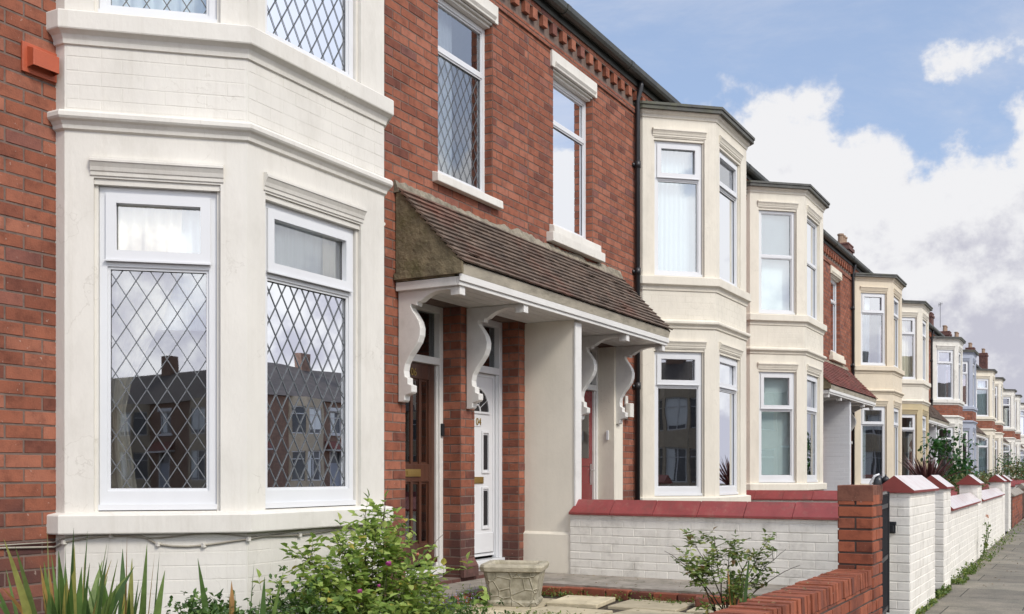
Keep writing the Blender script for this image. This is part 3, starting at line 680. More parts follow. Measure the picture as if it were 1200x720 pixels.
    if pier == 'brick':
        for a, b in ((1.10, 1.33),):
            G = F
            pm.hexa([F.pt(a - .02, 0, .30), F.pt(b + .02, 0, .30), F.pt(b + .02, .045, .30), F.pt(a - .02, .045, .30), F.pt(a - .02, 0, .40), F.pt(b + .02, 0, .40), F.pt(b + .02, .045, .40), F.pt(a - .02, .045, .40)], 1)
            pm.hexa([F.pt(a - .02, 0, .402), F.pt(b + .02, 0, .402), F.pt(b + .02, .045, .402), F.pt(a - .02, .045, .402), F.pt(a, 0, .48), F.pt(b, 0, .48), F.pt(b, .006, .48), F.pt(a, .006, .48)], 1)
        pm.build('pier_plinth', ['mortar', 'dark_brick'], root, bevel=.004)
    else:
        pm.fbox(F, 2.262, 2.52, .008, .022, .3, 2.89); pm.fbox(F, 2.246, 2.260, -.2, .022, .3, 2.89); pm.build('pier_casing', pier, root, bevel=.004)
        # casing of the reveal on both jambs
    if has_canopy:
        canopy(root, P, 2.42, tilemat, near)
        for x in (P - 2.34, P - 1.215, P + 1.215, P + 2.34): bracket(root, x, 2.892)
        pw = MB(); xw0, xw1 = P - .065, P + .065; yw = FY - .585
        pw.box(xw0, xw1, yw, FY - .002, .1, 2.892)
        pw.hexa([(xw0 - .03, yw - .03, .1), (xw1 + .03, yw - .03, .1), (xw1 + .03, FY - .002, .1), (xw0 - .03, FY - .002, .1), (xw0 - .03, yw - .03, .66), (xw1 + .03, yw - .03, .66), (xw1 + .03, FY - .002, .66), (xw0 - .03, FY - .002, .66)])
        pw.hexa([(xw0 - .03, yw - .03, .661), (xw1 + .03, yw - .03, .661), (xw1 + .03, FY - .002, .661), (xw0 - .03, FY - .002, .661), (xw0 - .002, yw - .002, .69), (xw1 + .002, yw - .002, .69), (xw1 + .002, FY - .002, .69), (xw0 - .002, FY - .002, .69)])
        if idx > 2: bricks(pw, Face((xw0, FY - .01), (0, -1), (-1, 0)), 0, .57, .7, 2.88, mi=0, out=.003)
        pw.build('party_screen', 'screen_cream' if idx < 3 else 'upvc', root)
        if idx < 3:
            tr = MB(); tr.box(xw0 - .008, xw1 + .008, yw - .02, yw - .003, .70, 2.87); tr.build('screen_trim', 'porch_white', root)
    # downpipe
    if m == 1:
        dp = MB(); u = 2.93
        dp.tube([F.pt(u, .10, 6.44), F.pt(u, .10, 6.36), F.pt(u, .055, 6.2), F.pt(u, .055, .2)], .034, 10)
        for z in (5.3, 3.9, 2.4): dp.tube([F.pt(u, .055, z), F.pt(u, .055, z + .09)], .043, 10); dp.fbox(F, u - .07, u + .07, 0, .03, z + .02, z + .06)
        dp.build('downpipe', 'black_iron', root, smooth=True)
    # ---------------- bay
    c0, c1 = 3.04, 5.81; q = .08; lx, ly = .69, .768
    loc = [(c0, 0.0), (c0, q), (c0 + lx, q + ly), (c1 - lx, q + ly), (c1, q), (c1, 0.0)]
    pts = [(hx(a), FY - d) for a, d in loc]
    sgn = m
    # outward normals
    def bface(i):
        A, B = pts[i], pts[i + 1]; dx, dy = B[0] - A[0], B[1] - A[1]; l = math.hypot(dx, dy)
        return Face(A, (dx / l, dy / l), (dy / l * sgn, -dx / l * sgn)), l
    low = bay_low or bay
    b1 = MB(); bl = MB(); ap = MB()
    Zs = dict(s0=.945 + dz, s1=1.06 + dz, w0=1.075 + dz, w1=3.035 + dz, b0=3.31 + dz, b1=3.43 + dz, t0=3.80 + dz, t1=3.985 + dz, u0=4.0 + dz, u1=5.83 + dz, top=6.17 + dz)
    wins = []
    for i in range(5):
        Fc, l = bface(i)
        if i in (0, 4): op = None
        elif i == 1: op = (.175 if m > 0 else .155, l - (.155 if m > 0 else .155))
        elif i == 3: op = (.155, l - .175)
        else: op = (.16, l - .27) if m > 0 else (.27, l - .16)
        if i == 1 or i == 3: op = (.155, l - .16)
        h1 = [(op[0], op[1], Zs['w0'], Zs['w1'])] if op else []
        h2 = [(op[0], op[1], Zs['u0'], Zs['u1'])] if op else []
        wall(bl, Fc, 0, l, .05, Zs['b1'] - .02, h1, .14 if op else .02)
        wall(b1, Fc, 0, l, Zs['b1'] - .02, Zs['top'], h2, .14 if op else .02)
        if op:
            bricks(bl, Fc, .01, l - .01, .12, Zs['s0'] - .005, mi=0, out=.0012, j=.0045, jv=.003, soft=.002, rough=.0005)
            bricks(ap if apron else b1, Fc, .01, l - .01, Zs['b1'] + .005, Zs['t0'] - .002, mi=1 if apron else 0, out=.0012 if not apron else .004, j=.0045 if not apron else .01, jv=.003 if not apron else .01, soft=.002, rough=.0005)
            if apron: ap.quad(Fc.pt(0, .001, Zs['b1']), Fc.pt(l, .001, Zs['b1']), Fc.pt(l, .001, Zs['t0']), Fc.pt(0, .001, Zs['t0']), 0)
            wins.append((Fc, op, i))
            for hz, tgt in ((Zs['w1'], bl), (Zs['u1'], b1)):   # stepped label mould above each opening
                pr_ = [(0, .012), (.008, .014), (.010, .034), (.016, .040), (.022, .062), (.034, .085), (.040, .090), (.040, .104), (.030, .108), (.030, .118), (0, .122)]
                for _ in (0,):
                    ua, ub = op[0] - .018, op[1] + .018; tgt.extrude([Fc.pt(ua, n_, hz + z_) for n_, z_ in pr_], (Fc.U[0] * (ub - ua), Fc.U[1] * (ub - ua), 0))
                tgt.fbox(Fc, op[0] + .001, op[1] - .001, -.06, -.012, hz - .035, hz + .02)
            for a_, s_ in ((op[0], 1), (op[1], -1)):   # jamb fillets
                for za, zb, tgt in ((Zs['w0'], Zs['w1'] - .01, bl), (Zs['u0'], Zs['u1'] - .01, b1)):
                    aa, bb = sorted((a_, a_ + s_ * .022)); tgt.fbox(Fc, aa, bb, -.13, -.03, za, zb)
    E = lambda pr: pr
    loft(bl, pts, [(0.0, Zs['s0']), (.058, Zs['s0'] + .001), (.062, Zs['s0'] + .008), (.062, Zs['s1'] - .008), (.056, Zs['s1']), (-.05, Zs['s1'] + .018)], sgn)
    loft(b1, pts, [(0.0, Zs['b0'] - .01), (.018, Zs['b0']), (.022, Zs['b0'] + .02), (.036, Zs['b0'] + .04), (.052, Zs['b0'] + .05), (.060, Zs['b0'] + .062), (.060, Zs['b0'] + .085), (.050, Zs['b0'] + .098), (0.0, Zs['b0'] + .115)], sgn)
    loft(b1, pts, [(0.0, Zs['t0']), (.014, Zs['t0'] + .005), (.018, Zs['t0'] + .03), (.030, Zs['t0'] + .055), (.048, Zs['t0'] + .068), (.062, Zs['t0'] + .075), (.065, Zs['t0'] + .082), (.065, Zs['t1'] - .008), (.058, Zs['t1']), (-.05, Zs['t1'] + .016)], sgn)
    loft(b1, pts, [(0.0, Zs['top'] - .09), (.012, Zs['top'] - .085), (.02, Zs['top'] - .05), (.04, Zs['top'] - .03), (.055, Zs['top'])], sgn)
    # floors inside the bay
    ins = offs(pts, -.03, sgn)
    for z, mm_ in ((1.0 + dz, bl), (3.5 + dz, b1), (6.16 + dz, b1)): mm_.prism(ins, z, z + .03)
    bo = b1.build('bay', bay, root); bo2 = bl.build('bay_base', low, root)
    if apron: ap.build('bay_brick_band', ['mortar', 'brick'], root)
    rp = offs(pts, .10, sgn); rp = [(rp[0][0], FY - .0)] + rp[1:-1] + [(rp[-1][0], FY)]
    br = MB(); rb = [(x, y) for x, y in rp]
    br.prism(rb, Zs['top'] + .001, Zs['top'] + .05); rb2 = [(x, y) for x, y in offs(pts, .115, sgn)]; rb2 = [(rb2[0][0], FY - .0)] + rb2[1:-1] + [(rb2[-1][0], FY)]
    br.prism(rb2, Zs['top'] + .051, Zs['top'] + .085)
    n = len(rb2); cx_, cy_ = hx((c0 + c1) / 2), FY - .0
    for i in range(n - 1): br.add([(*rb2[i], Zs['top'] + .085), (*rb2[i + 1], Zs['top'] + .085), (cx_, cy_, Zs['top'] + .20)], [(0, 1, 2)])
    br.build('bay_roof', 'felt', root)
    for Fc, op, i in wins:
        window(root, Fc, op[0] + .024, op[1] - .024, Zs['w0'] + .005, Zs['w1'] - .037, zt_low + dz, rec=.05, lead_low=leads, glass=glass, fb=.115)
        window(root, Fc, op[0] + .024, op[1] - .024, Zs['u0'] + .005, Zs['u1'] - .037, zt_up + dz, rec=.05, lead_low=leads, glass=glass, fb=.06 , sash=upsash)
    root['_f'] = 0; del root['_f']
    return root, F, wins, Zs

# ------------------------------------------------------------------ the row
P1 = 9.87; PER = 13.7
H = {}
H[1] = house(1, P1, -1, glass='glass_clear', label= 'nearest brick house with white leaded-window bay and doors 06 and 04', bay='white_paint', leads=True, has_canopy=True, lintel='white_paint')
H[2] = house(2, P1, 1, 'brick house with the cream bay directly right of the long tiled porch', bay='pale_cream', dz=-.08, doors=('red', 'plain'), win=(.60, 1.65), pier='pale_cream', lintel='white_paint', glass='glass_strong')
H[3] = house(3, P1 + PER, -1, 'house with cream bay and vertical blinds, second bay beyond the long porch', bay='pale_cream', dz=.06, doors=('plain', 'plain'), has_canopy=True, tilemat='tile_red', zt_low=2.35, zt_up=5.0, upsash=False, lintel='cream_paint', chimney=[])
H[4] = house(4, P1 + PER, 1, 'house with beige bay beside the red tiled porch and black ornament', bay='beige_paint', dz=-.04, doors=('red', 'plain'), lintel='cream_paint', glass='glass_strong')
H[5] = house(5, P1 + 2 * PER, -1, 'house whose bay is cream upstairs and ochre yellow downstairs', bay='pale_cream', bay_low='ochre_paint', doors=('plain', 'red'), has_canopy=True, chimney=[(40.6, 9.85, 3)], lintel='cream_paint')
H[6] = house(6, P1 + 2 * PER, 1, 'house with weathered white bay and brick band, left of the blue-grey bay', near=False, bay='grubby_white', apron=True, dz=-.03, doors=('plain', 'plain'), glass='glass_strong')
H[7] = house(7, P1 + 3 * PER, -1, 'house with the blue-grey painted bay', near=False, bay='blue_paint', apron=True, doors=('blue', 'plain'), has_canopy=True, chimney=[(50.2, 9.1, 3)])
H[8] = house(8, P1 + 3 * PER, 1, 'house with cream bay and brick band next beyond the blue-grey bay', near=False, bay='cream_paint', apron=True, doors=('plain', 'plain'), chimney=[(62.6, 10.2, 4)])
H[9] = house(9, P1 + 4 * PER, -1, 'far cream-bayed house, second beyond the blue-grey bay', near=False, bay='pale_cream', apron=True, doors=('plain', 'blue'), has_canopy=True)
H[10] = house(10, P1 + 4 * PER, 1, 'far pale-bayed house, third beyond the blue-grey bay', near=False, bay='white_paint', apron=True, doors=('plain', 'plain'), chimney=[(70.5, 10.1, 4), (76.5, 10.4, 4)])
H[11] = house(11, P1 + 5 * PER, -1, 'tiny far house at the edge of the photo, fourth beyond the blue-grey bay', near=False, bay='grubby_white', apron=True, doors=('plain', 'plain'), has_canopy=True, chimney=[(85, 10.6, 5)])
H[12] = house(12, P1 + 5 * PER, 1, 'last house at the very end of the row', near=False, bay='white_paint', doors=('plain', 'plain'), chimney=[(95, 11.2, 5)])

# curtains and blinds in the nearest windows
def ct(h, wi, lvl, a, b, mat, label, n=-.20, group='window curtains', **k):
    root, F0, wins, Z = H[h]; Fc, op, i = wins[wi]
    z0, z1 = (Z['w0'], Z['w1']) if lvl == 0 else (Z['u0'], Z['u1'])
    k.setdefault('folds', 10)
    za = z0 + k.pop('lo', .02); zb = z0 + (z1 - z0) * k.pop('hi', 1.0)
    return curtain(Fc, op[0] + (op[1] - op[0]) * a, op[0] + (op[1] - op[0]) * b, za, zb, n, mat, label, group, **k)
# bay 1 wins (m=-1): 0 = far splay, 1 = front, 2 = near splay
ct(1, 2, 0, -.05, 1.06, 'net', 'white net curtain in the top light of the leaded splay window of the nearest bay', lo=1.10, folds=12, amp=.012, n=-.17)
ct(1, 2, 0, 1.06, .32, 'cream_curtain', 'cream tied-back curtain in the leaded splay window of the nearest bay', folds=7, amp=.016, gather=(.38, .30), n=-.135)
ct(1, 1, 0, -.05, 1.05, 'net', 'white net in the top light of the nearest front ground window', lo=1.42, folds=12, amp=.01, n=-.16)
ct(1, 1, 0, -.06, .26, 'cream_curtain', 'narrow cream curtain at right side of the nearest front ground window', folds=4, amp=.02, n=-.14)
ct(1, 2, 1, -.05, 1.05, 'net', 'white net in the nearest upstairs splay window with diamond leads', folds=12, amp=.015)
ct(1, 1, 1, -.05, 1.05, 'net', 'white net in the nearest upstairs front window with diamond leads', folds=16, amp=.015)
root, F0, wins, Z = H[1]
curtain(F0, 1.10, 1.80, 4.1, 5.82, -.26, 'net', 'white net behind the leaded window above door 06', 'window curtains', folds=9, amp=.015)
root, F0, wins, Z = H[2]
curtain(F0, .55, 1.35, 4.1, 5.82, -.26, 'net', 'white net behind the plain window above the painted porch screen', 'window curtains', folds=9, amp=.015)
ct(2, 0, 1, -.05, 1.05, 'blind', 'pale grey net in the upstairs splay window of bay beside the drainpipe', folds=12, amp=.01)
ct(2, 1, 1, -.05, .6, 'net', 'white net in the upstairs front window of the bay beside the drainpipe', folds=8, amp=.01)
ct(3, 0, 1, 0, 0, 'net', '', folds=2) if False else None
for h, wi, lv, nm in ((3, 2, 1, 'upstairs splay'), (3, 2, 0, 'downstairs splay'), (3, 1, 1, 'upstairs front'), (3, 1, 0, 'downstairs front')):
    root, F0, wins, Z = H[h]; Fc, op, i = wins[wi]
    z0, z1 = (Z['w0'], Z['w1']) if lv == 0 else (Z['u0'], Z['u1'])
    mb = MB(); u = op[0]; k = 0
    while u < op[1]:
        mb.quad(Fc.pt(u, -.20, z0 + .04), Fc.pt(u + .088, -.222, z0 + .04), Fc.pt(u + .088, -.222, z1), Fc.pt(u, -.20, z1)); u += .085
    tag(mb.build('vertical_blind', 'blind', recalc=False), 'pale vertical blind in the %s window of the second bay beyond the porch' % nm, 'blind', 'vertical blinds')
ct(4, 0, 1, -.05, .5, 'net', 'white net in the upstairs splay window of the beige bay', folds=8)
ct(4, 0, 0, -.05, .35, 'net', 'white net in the downstairs splay window of the beige bay', folds=8)
ct(5, 2, 1, .0, 1.0, 'cream_curtain', 'cream curtain in the upstairs splay window above the ochre bay', folds=8)
ct(8, 0, 0, -.05, 1.0, 'blind', 'pale drape in the splay window just beyond the blue-grey bay', folds=8)
ct(8, 0, 1, -.05, 1.0, 'blind', 'pale upstairs drape just beyond the blue-grey bay', folds=8)

# small fittings on the nearest house: vent box, air brick, cable
root = H[1][0]; F0 = H[1][1]
vb = MB(); X0, X1, Z0, Z1 = 3.90, 4.04, 3.95, 4.10
vz = 3.585
Fv = Face((3.83, FY), (1, 0), (0, -1))
vb.fbox(Fv, 0, .225, .004, .02, vz, vz + .17)
vb.add([Fv.pt(.03, .02, vz + .15), Fv.pt(.20, .02, vz + .15), Fv.pt(.20, .075, vz + .13), Fv.pt(.03, .075, vz + .13), Fv.pt(.03, .02, vz + .03), Fv.pt(.20, .02, vz + .03), Fv.pt(.20, .075, vz + .035), Fv.pt(.03, .075, vz + .035)],
       [(0, 1, 2, 3), (3, 2, 6, 7), (0, 3, 7, 4), (1, 5, 6, 2)])
vb.build('vent_cowl', 'terracotta', root, bevel=.003)
ab = MB(); Fa = Face((3.50, FY), (1, 0), (0, -1)); az = .24
for (a, b, c, d) in ((0, .32, 0, .02), (0, .32, .225, .245), (0, .02, .02, .225), (.30, .32, .02, .225)): ab.fbox(Fa, a, b, .002, .016, az + c, az + d)
for i in range(12): ab.fbox(Fa, .02 + i * .0255, .02 + i * .0255 + .009, .002, .014, az + .02, az + .225)
for i in range(8): ab.fbox(Fa, .02, .30, .002, .0138, az + .03 + i * .0255, az + .03 + i * .0255 + .009)
ab.fbox(Fa, .01, .31, .0005, .0015, az + .01, az + .235, 1)
ab.build('air_brick', ['terracotta', 'black_plastic'], root)
cb = MB()
bp = [(4.063, FY - .0), (4.063, FY - .08), (4.753, FY - .848), (6.137, FY - .848)]
path = offs(bp, .012, 1)
cp = [(3.2, FY - .012, .90), (3.7, FY - .014, .885), (4.04, FY - .015, .87)]
for s in range(13):
    t = s / 12; cp.append((path[1][0] + (path[2][0] - path[1][0]) * t, path[1][1] + (path[2][1] - path[1][1]) * t, .90 + (.035 * math.sin(t * 3.1) if t < .45 else -.035 * math.sin((t - .45) / .55 * 3.14)) + .01 * math.sin(9 * t)))
for s in range(1, 10):
    t = s / 9; cp.append((path[2][0] + (path[3][0] - path[2][0]) * t, path[3][1], .925 - .02 * math.sin(t * 5)))
cb.tube(cp, .0065, 6)
cb.tube([(p[0] + (-.004), p[1] - .003, .93 - .012 * math.sin(i * .9) - (.02 if i < 3 else 0)) for i, p in enumerate(cp)], .004, 5)
cb.build('wall_cable', 'cable', root, smooth=True)
cl = MB()
for p in cp[3::3]: cl.box(p[0] - .012, p[0] + .012, p[1] - .012, p[1] + .006, p[2] - .012, p[2] + .012)
cl.build('cable_clip', 'white_paint', root)
# door bell and wall light beside the red door
db = MB(); Fd = H[2][1]; db.fbox(Face(Fd.pt(2.244, 0, 0)[:2], (0, 1), (-1, 0)), .05, .08, .0, .02, 1.72, 1.84); db.build('doorbell', 'upvc', H[2][0], bevel=.003)
wl = MB(); wl.fbox(Fd, 2.60, 2.68, .004, .03, 2.0, 2.3); wl.fbox(Fd, 2.58, 2.70, .03, .10, 2.02, 2.2); wl.build('meter_box', 'white_paint', H[2][0], bevel=.008)

# ------------------------------------------------------------------ ground
def sheet(name, x0, x1, y0, y1, z, mat, th=.3):
    mb = MB(); mb.box(x0, x1, y0, y1, z - th, z); return tag(mb.build(name, mat), kind='structure')
def fy(x, d=0): return 1.48 + .02 * (x - 9.87) + d      # street face of the front walls
g = MB(); g.prism([(-60, -40), (500, -40), (500, 200), (-60, 200)], -.5, -.16); tag(g.build('ground', 'soil'), kind='structure')
pv = MB(); pv.prism([(-60, -.75), (160, -.75), (160, fy(160) - .0), (9.87, fy(9.87)), (-60, 1.39)], -.155, 0.0); tag(pv.build('pavement', 'flags'), kind='structure')
kb = MB(); x = -60
while x < 160: kb.box(x, x + .9, -.90, -.752, -.155, .002); x += .905
tag(kb.build('kerb', 'kerb'), kind='structure')
rd = MB(); rd.box(-60, 160, -9.5, -.902, -.155, -.12); tag(rd.build('road', 'asphalt'), kind='structure')
sheet('far_pavement', -60, 160, -12, -9.6, 0.0, 'concrete', .155)
gd = MB(); gd.prism([(-6, 1.6), (160, 1.6 + .02 * 150), (160, FY + .1), (-6, FY + .1)], -.15, .155); tag(gd.build('garden_ground', 'soil'), kind='structure')
# raised concrete step in front of the doors with a brick edge
st = MB(); st.prism([(7.35, 4.88), (8.82, 4.88), (8.82, 1.95), (P1 - .1, 1.95), (P1 - .1, FY - .002), (7.35, FY - .002)], .156, .262)
stp = st.build('path', 'concrete'); tag(stp, kind='structure')
# paving slabs
ps = MB()
def slab(x0, y0, w, d, rot, z=.19):
    c, s = math.cos(R(rot)), math.sin(R(rot)); pts = [(x0 + c * a - s * b, y0 + s * a + c * b) for a, b in ((-w / 2, -d / 2), (w / 2, -d / 2), (w / 2, d / 2), (-w / 2, d / 2))]
    ps.prism(pts, z - .04, z)
for (x, y, w, d, r_, z) in ((7.95, 4.45, .9, .6, 3, .175), (7.15, 4.35, .6, .6, -4, .18), (8.28, 3.95, .58, .45, 8, .20), (7.62, 3.8, .6, .6, -3, .178), (6.95, 3.65, .6, .6, 5, .175),
                         (8.42, 3.35, .55, .6, 2, .18), (7.8, 3.15, .6, .55, -6, .177), (7.15, 2.95, .6, .6, 2, .175), (8.45, 2.68, .5, .6, 5, .178), (7.85, 2.5, .6, .6, 0, .174), (6.4, 4.2, .6, .6, 4, .17)):
    slab(x, y, w, d, r_, z)
tag(ps.build('garden_paving', 'paving', bevel=.008), kind='structure')

# ------------------------------------------------------------------ brick edging of the bed
be = MB()
def loose_brick(mb, cx, cy, cz, L, W, Hh, rot, mi=0, tilt=0):
    c, s = math.cos(rot), math.sin(rot); q = []
    for dz_ in (0, Hh):
        for a, b in ((-L / 2, -W / 2), (L / 2, -W / 2), (L / 2, W / 2), (-L / 2, W / 2)):
            q.append((cx + c * a - s * b, cy + s * a + c * b, cz + dz_ + tilt * a))
    mb.hexa(q, mi)
y = 4.83
while y > 2.0:
    loose_brick(be, 8.77, y - .11, .158, .105, .215, .085 + rnd.uniform(-.006, .006), rnd.uniform(-.03, .03)); y -= .228
x = 8.66
while x > 7.3:
    loose_brick(be, x - .11, 4.82, .158, .215, .105, .088 + rnd.uniform(-.005, .005), rnd.uniform(-.03, .03)); x -= .23
tag(be.build('brick_edging', 'brick_wall', bevel=.006), 'low red brick edging along the raised concrete step', 'edging')
lb_ = MB(); loose_brick(lb_, 8.55, 2.95, .182, .23, .11, .07, .3); tag(lb_.build('loose_brick', 'brick_wall', bevel=.008), 'single loose brick lying on the paving by the divider wall', 'brick')

# ------------------------------------------------------------------ garden walls
def saddle(mb, A, B, hw, z, rise, mi=0, hip0=0, hip1=0, slope=0):
    """gabled coping from A to B (x,y), eaves at z"""
    d = Vector((B[0] - A[0], B[1] - A[1])); L_ = d.length; d /= L_; n = Vector((-d.y, d.x))
    P = lambda t, o_, zz: (A[0] + d.x * t + n.x * o_, A[1] + d.y * t + n.y * o_, zz)
    e = .022
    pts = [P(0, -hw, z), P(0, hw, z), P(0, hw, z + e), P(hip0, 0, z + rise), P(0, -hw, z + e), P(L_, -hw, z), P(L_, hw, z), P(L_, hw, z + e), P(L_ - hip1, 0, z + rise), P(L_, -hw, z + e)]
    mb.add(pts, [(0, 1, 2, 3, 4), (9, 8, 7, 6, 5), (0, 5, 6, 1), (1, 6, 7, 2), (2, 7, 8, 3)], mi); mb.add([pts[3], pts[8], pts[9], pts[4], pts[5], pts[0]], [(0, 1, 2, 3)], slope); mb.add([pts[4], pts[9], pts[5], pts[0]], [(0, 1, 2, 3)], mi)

def divider(P, label, ya, yb, cap='red_gloss', base=.15, coping_z=.875):
    root = thing('garden_wall', (P, (ya + yb) / 2, base), label, 'wall', 'low painted garden walls')
    mb = MB(); t = .105
    mb.box(P - t, P + t, ya, yb, base, coping_z)
    bricks(mb, Face((P - t, yb), (0, -1), (-1, 0)), 0, yb - ya, base, coping_z, mi=0, out=.004, j=.008, jv=.005, soft=.004, rough=.002)
    mb.build('wall_body', 'wall_white', root)
    cp_ = MB(); y = yb; first = True
    while y > ya + .05:
        y2 = max(ya, y - .46); saddle(cp_, (P + rnd.uniform(-.003, .003), y - (0 if first else .002)), (P, y2 + .003), t + .035, coping_z + .001 + rnd.uniform(-.002, .002), .155, hip0=.05 if first else 0); y = y2; first = False
    cp_.build('coping', cap, root, bevel=.006)
    return root
divider(P1, 'white brick garden wall with red coping running out from the porch screen', 1.72, FY - .56)
divider(P1 + WH, 'second red-topped white garden wall, below the bay with vertical blinds', 1.85, FY - .03)
divider(P1 + 2 * WH, 'third red-topped garden wall, below the red tiled porch', 2.0, FY - .6)
for k in range(3, 9):
    divider(P1 + k * WH, ['far garden wall below the ochre bay', 'far garden wall before the blue-grey bay', 'far garden wall by the blue-grey bay', 'far garden wall just past the blue-grey bay', 'far garden wall second past the blue-grey bay', 'last visible cross wall of the far gardens'][k - 3], 2.4, FY - .6 if k % 2 == 0 else FY - .03)
0 and divider(3.02, 'low brick garden wall at the bottom left corner beside the sword leaves', 1.7, FY - .02, cap='brick_wall', coping_z=.50)

def painted_pier(x0, x1, z0, zc, label, latch=False, mat='wall_white', t=.26):
    root = thing('gate_pier', ((x0 + x1) / 2, fy(x0, t / 2), z0), label, 'pier', 'painted piers of the front walls')
    mb = MB(); ya, yb = fy(x0), fy(x0, t)
    mb.box(x0, x1, ya, yb, z0, zc)
    bricks(mb, Face((x0, yb), (0, -1), (-1, 0)), 0, yb - ya, z0, zc, mi=0, out=.0045, j=.008, jv=.003, soft=.004, rough=.0012, L=.30)
    bricks(mb, Face((x0, ya), (1, 0), (0, -1)), 0, x1 - x0, z0, zc, mi=0, out=.0045, j=.008, jv=.003, soft=.004, rough=.0012, L=.30)
    bricks(mb, Face((x1, ya), (0, 1), (1, 0)), 0, yb - ya, z0, zc, mi=0, out=.0045, j=.008, jv=.003, soft=.004, rough=.0012, L=.30)
    mb.build('pier_body', mat, root)
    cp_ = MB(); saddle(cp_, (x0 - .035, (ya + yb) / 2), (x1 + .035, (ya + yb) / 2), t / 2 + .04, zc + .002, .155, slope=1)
    cp_.build('coping', ['red_cap', 'pale_cap'], root)
    if latch:
        lt = MB(); yc = (ya + yb) / 2 + .03; Fl = Face((x0, yc), (0, -1), (-1, 0))
        lt.fbox(Fl, -.04, .04, .006, .03, zc - .36, zc - .26); lt.fbox(Fl, -.05, .05, .03, .055, zc - .285, zc - .255); lt.fbox(Fl, -.028, .028, .03, .065, zc - .345, zc - .285)
        lt.build('gate_latch', 'black_plastic', root, bevel=.004)
    return root
painted_pier(9.87, 11.45, 0, 1.125, 'long white front pier with red gabled cap, first right of the gate', True)
painted_pier(12.62, 13.2, 0, 1.125, 'second white pier with red gabled cap along the pavement', True)
painted_pier(17.35, 17.9, 0, 1.125, 'third white pier between two low front walls')
painted_pier(23.6, 24.2, 0, 1.12, 'fourth white pier along the pavement')
painted_pier(25.9, 26.5, 0, 1.11, 'farthest white pier along the pavement')
def front_wall(x0, x1, zc, label, mat='wall_white', t=.2, cap='red_cap', brick=False, group='white low front walls'):
    root = thing('front_wall', ((x0 + x1) / 2, fy((x0 + x1) / 2, t / 2), 0), label, 'wall', group)
    L_ = math.hypot(x1 - x0, fy(x1) - fy(x0)); U = ((x1 - x0) / L_, (fy(x1) - fy(x0)) / L_); N = (U[1], -U[0]); Fw = Face((x0, fy(x0)), U, N)
    mb = MB(); mb.fbox(Fw, 0, L_, -t, -.004, 0, zc); bricks(mb, Fw, 0, L_, 0, zc, mi=1 if brick else 0, out=.0045, j=.008, jv=.008 if brick else .003, soft=.004, rough=.0012, n0=-.004)
    mb.build('wall_body', ['mortar', 'brick_wall'] if brick else mat, root)
    cp_ = MB(); a = 0
    while a < L_ - .05:
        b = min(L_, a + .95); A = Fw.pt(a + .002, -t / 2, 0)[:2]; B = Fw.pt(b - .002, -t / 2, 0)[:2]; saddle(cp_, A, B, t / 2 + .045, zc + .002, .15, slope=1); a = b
    cp_.build('coping', [cap, 'pale_cap' if cap == 'red_cap' else cap], root)
front_wall(13.22, 17.33, .86, 'low white front wall with pale glossy coping, between the second and third piers')
front_wall(17.92, 23.58, .86, 'low white front wall beyond the third pier')
front_wall(27.6, 33, .75, 'far brown brick front wall with a pale cap', brick=True, cap='concrete', group='far front walls')
front_wall(34.5, 50, .85, 'distant brick front wall far along the pavement', brick=True, cap='concrete', group='far front walls')
front_wall(52, 90, .85, 'most distant brick front wall at the end of the pavement', brick=True, cap='concrete', group='far front walls')

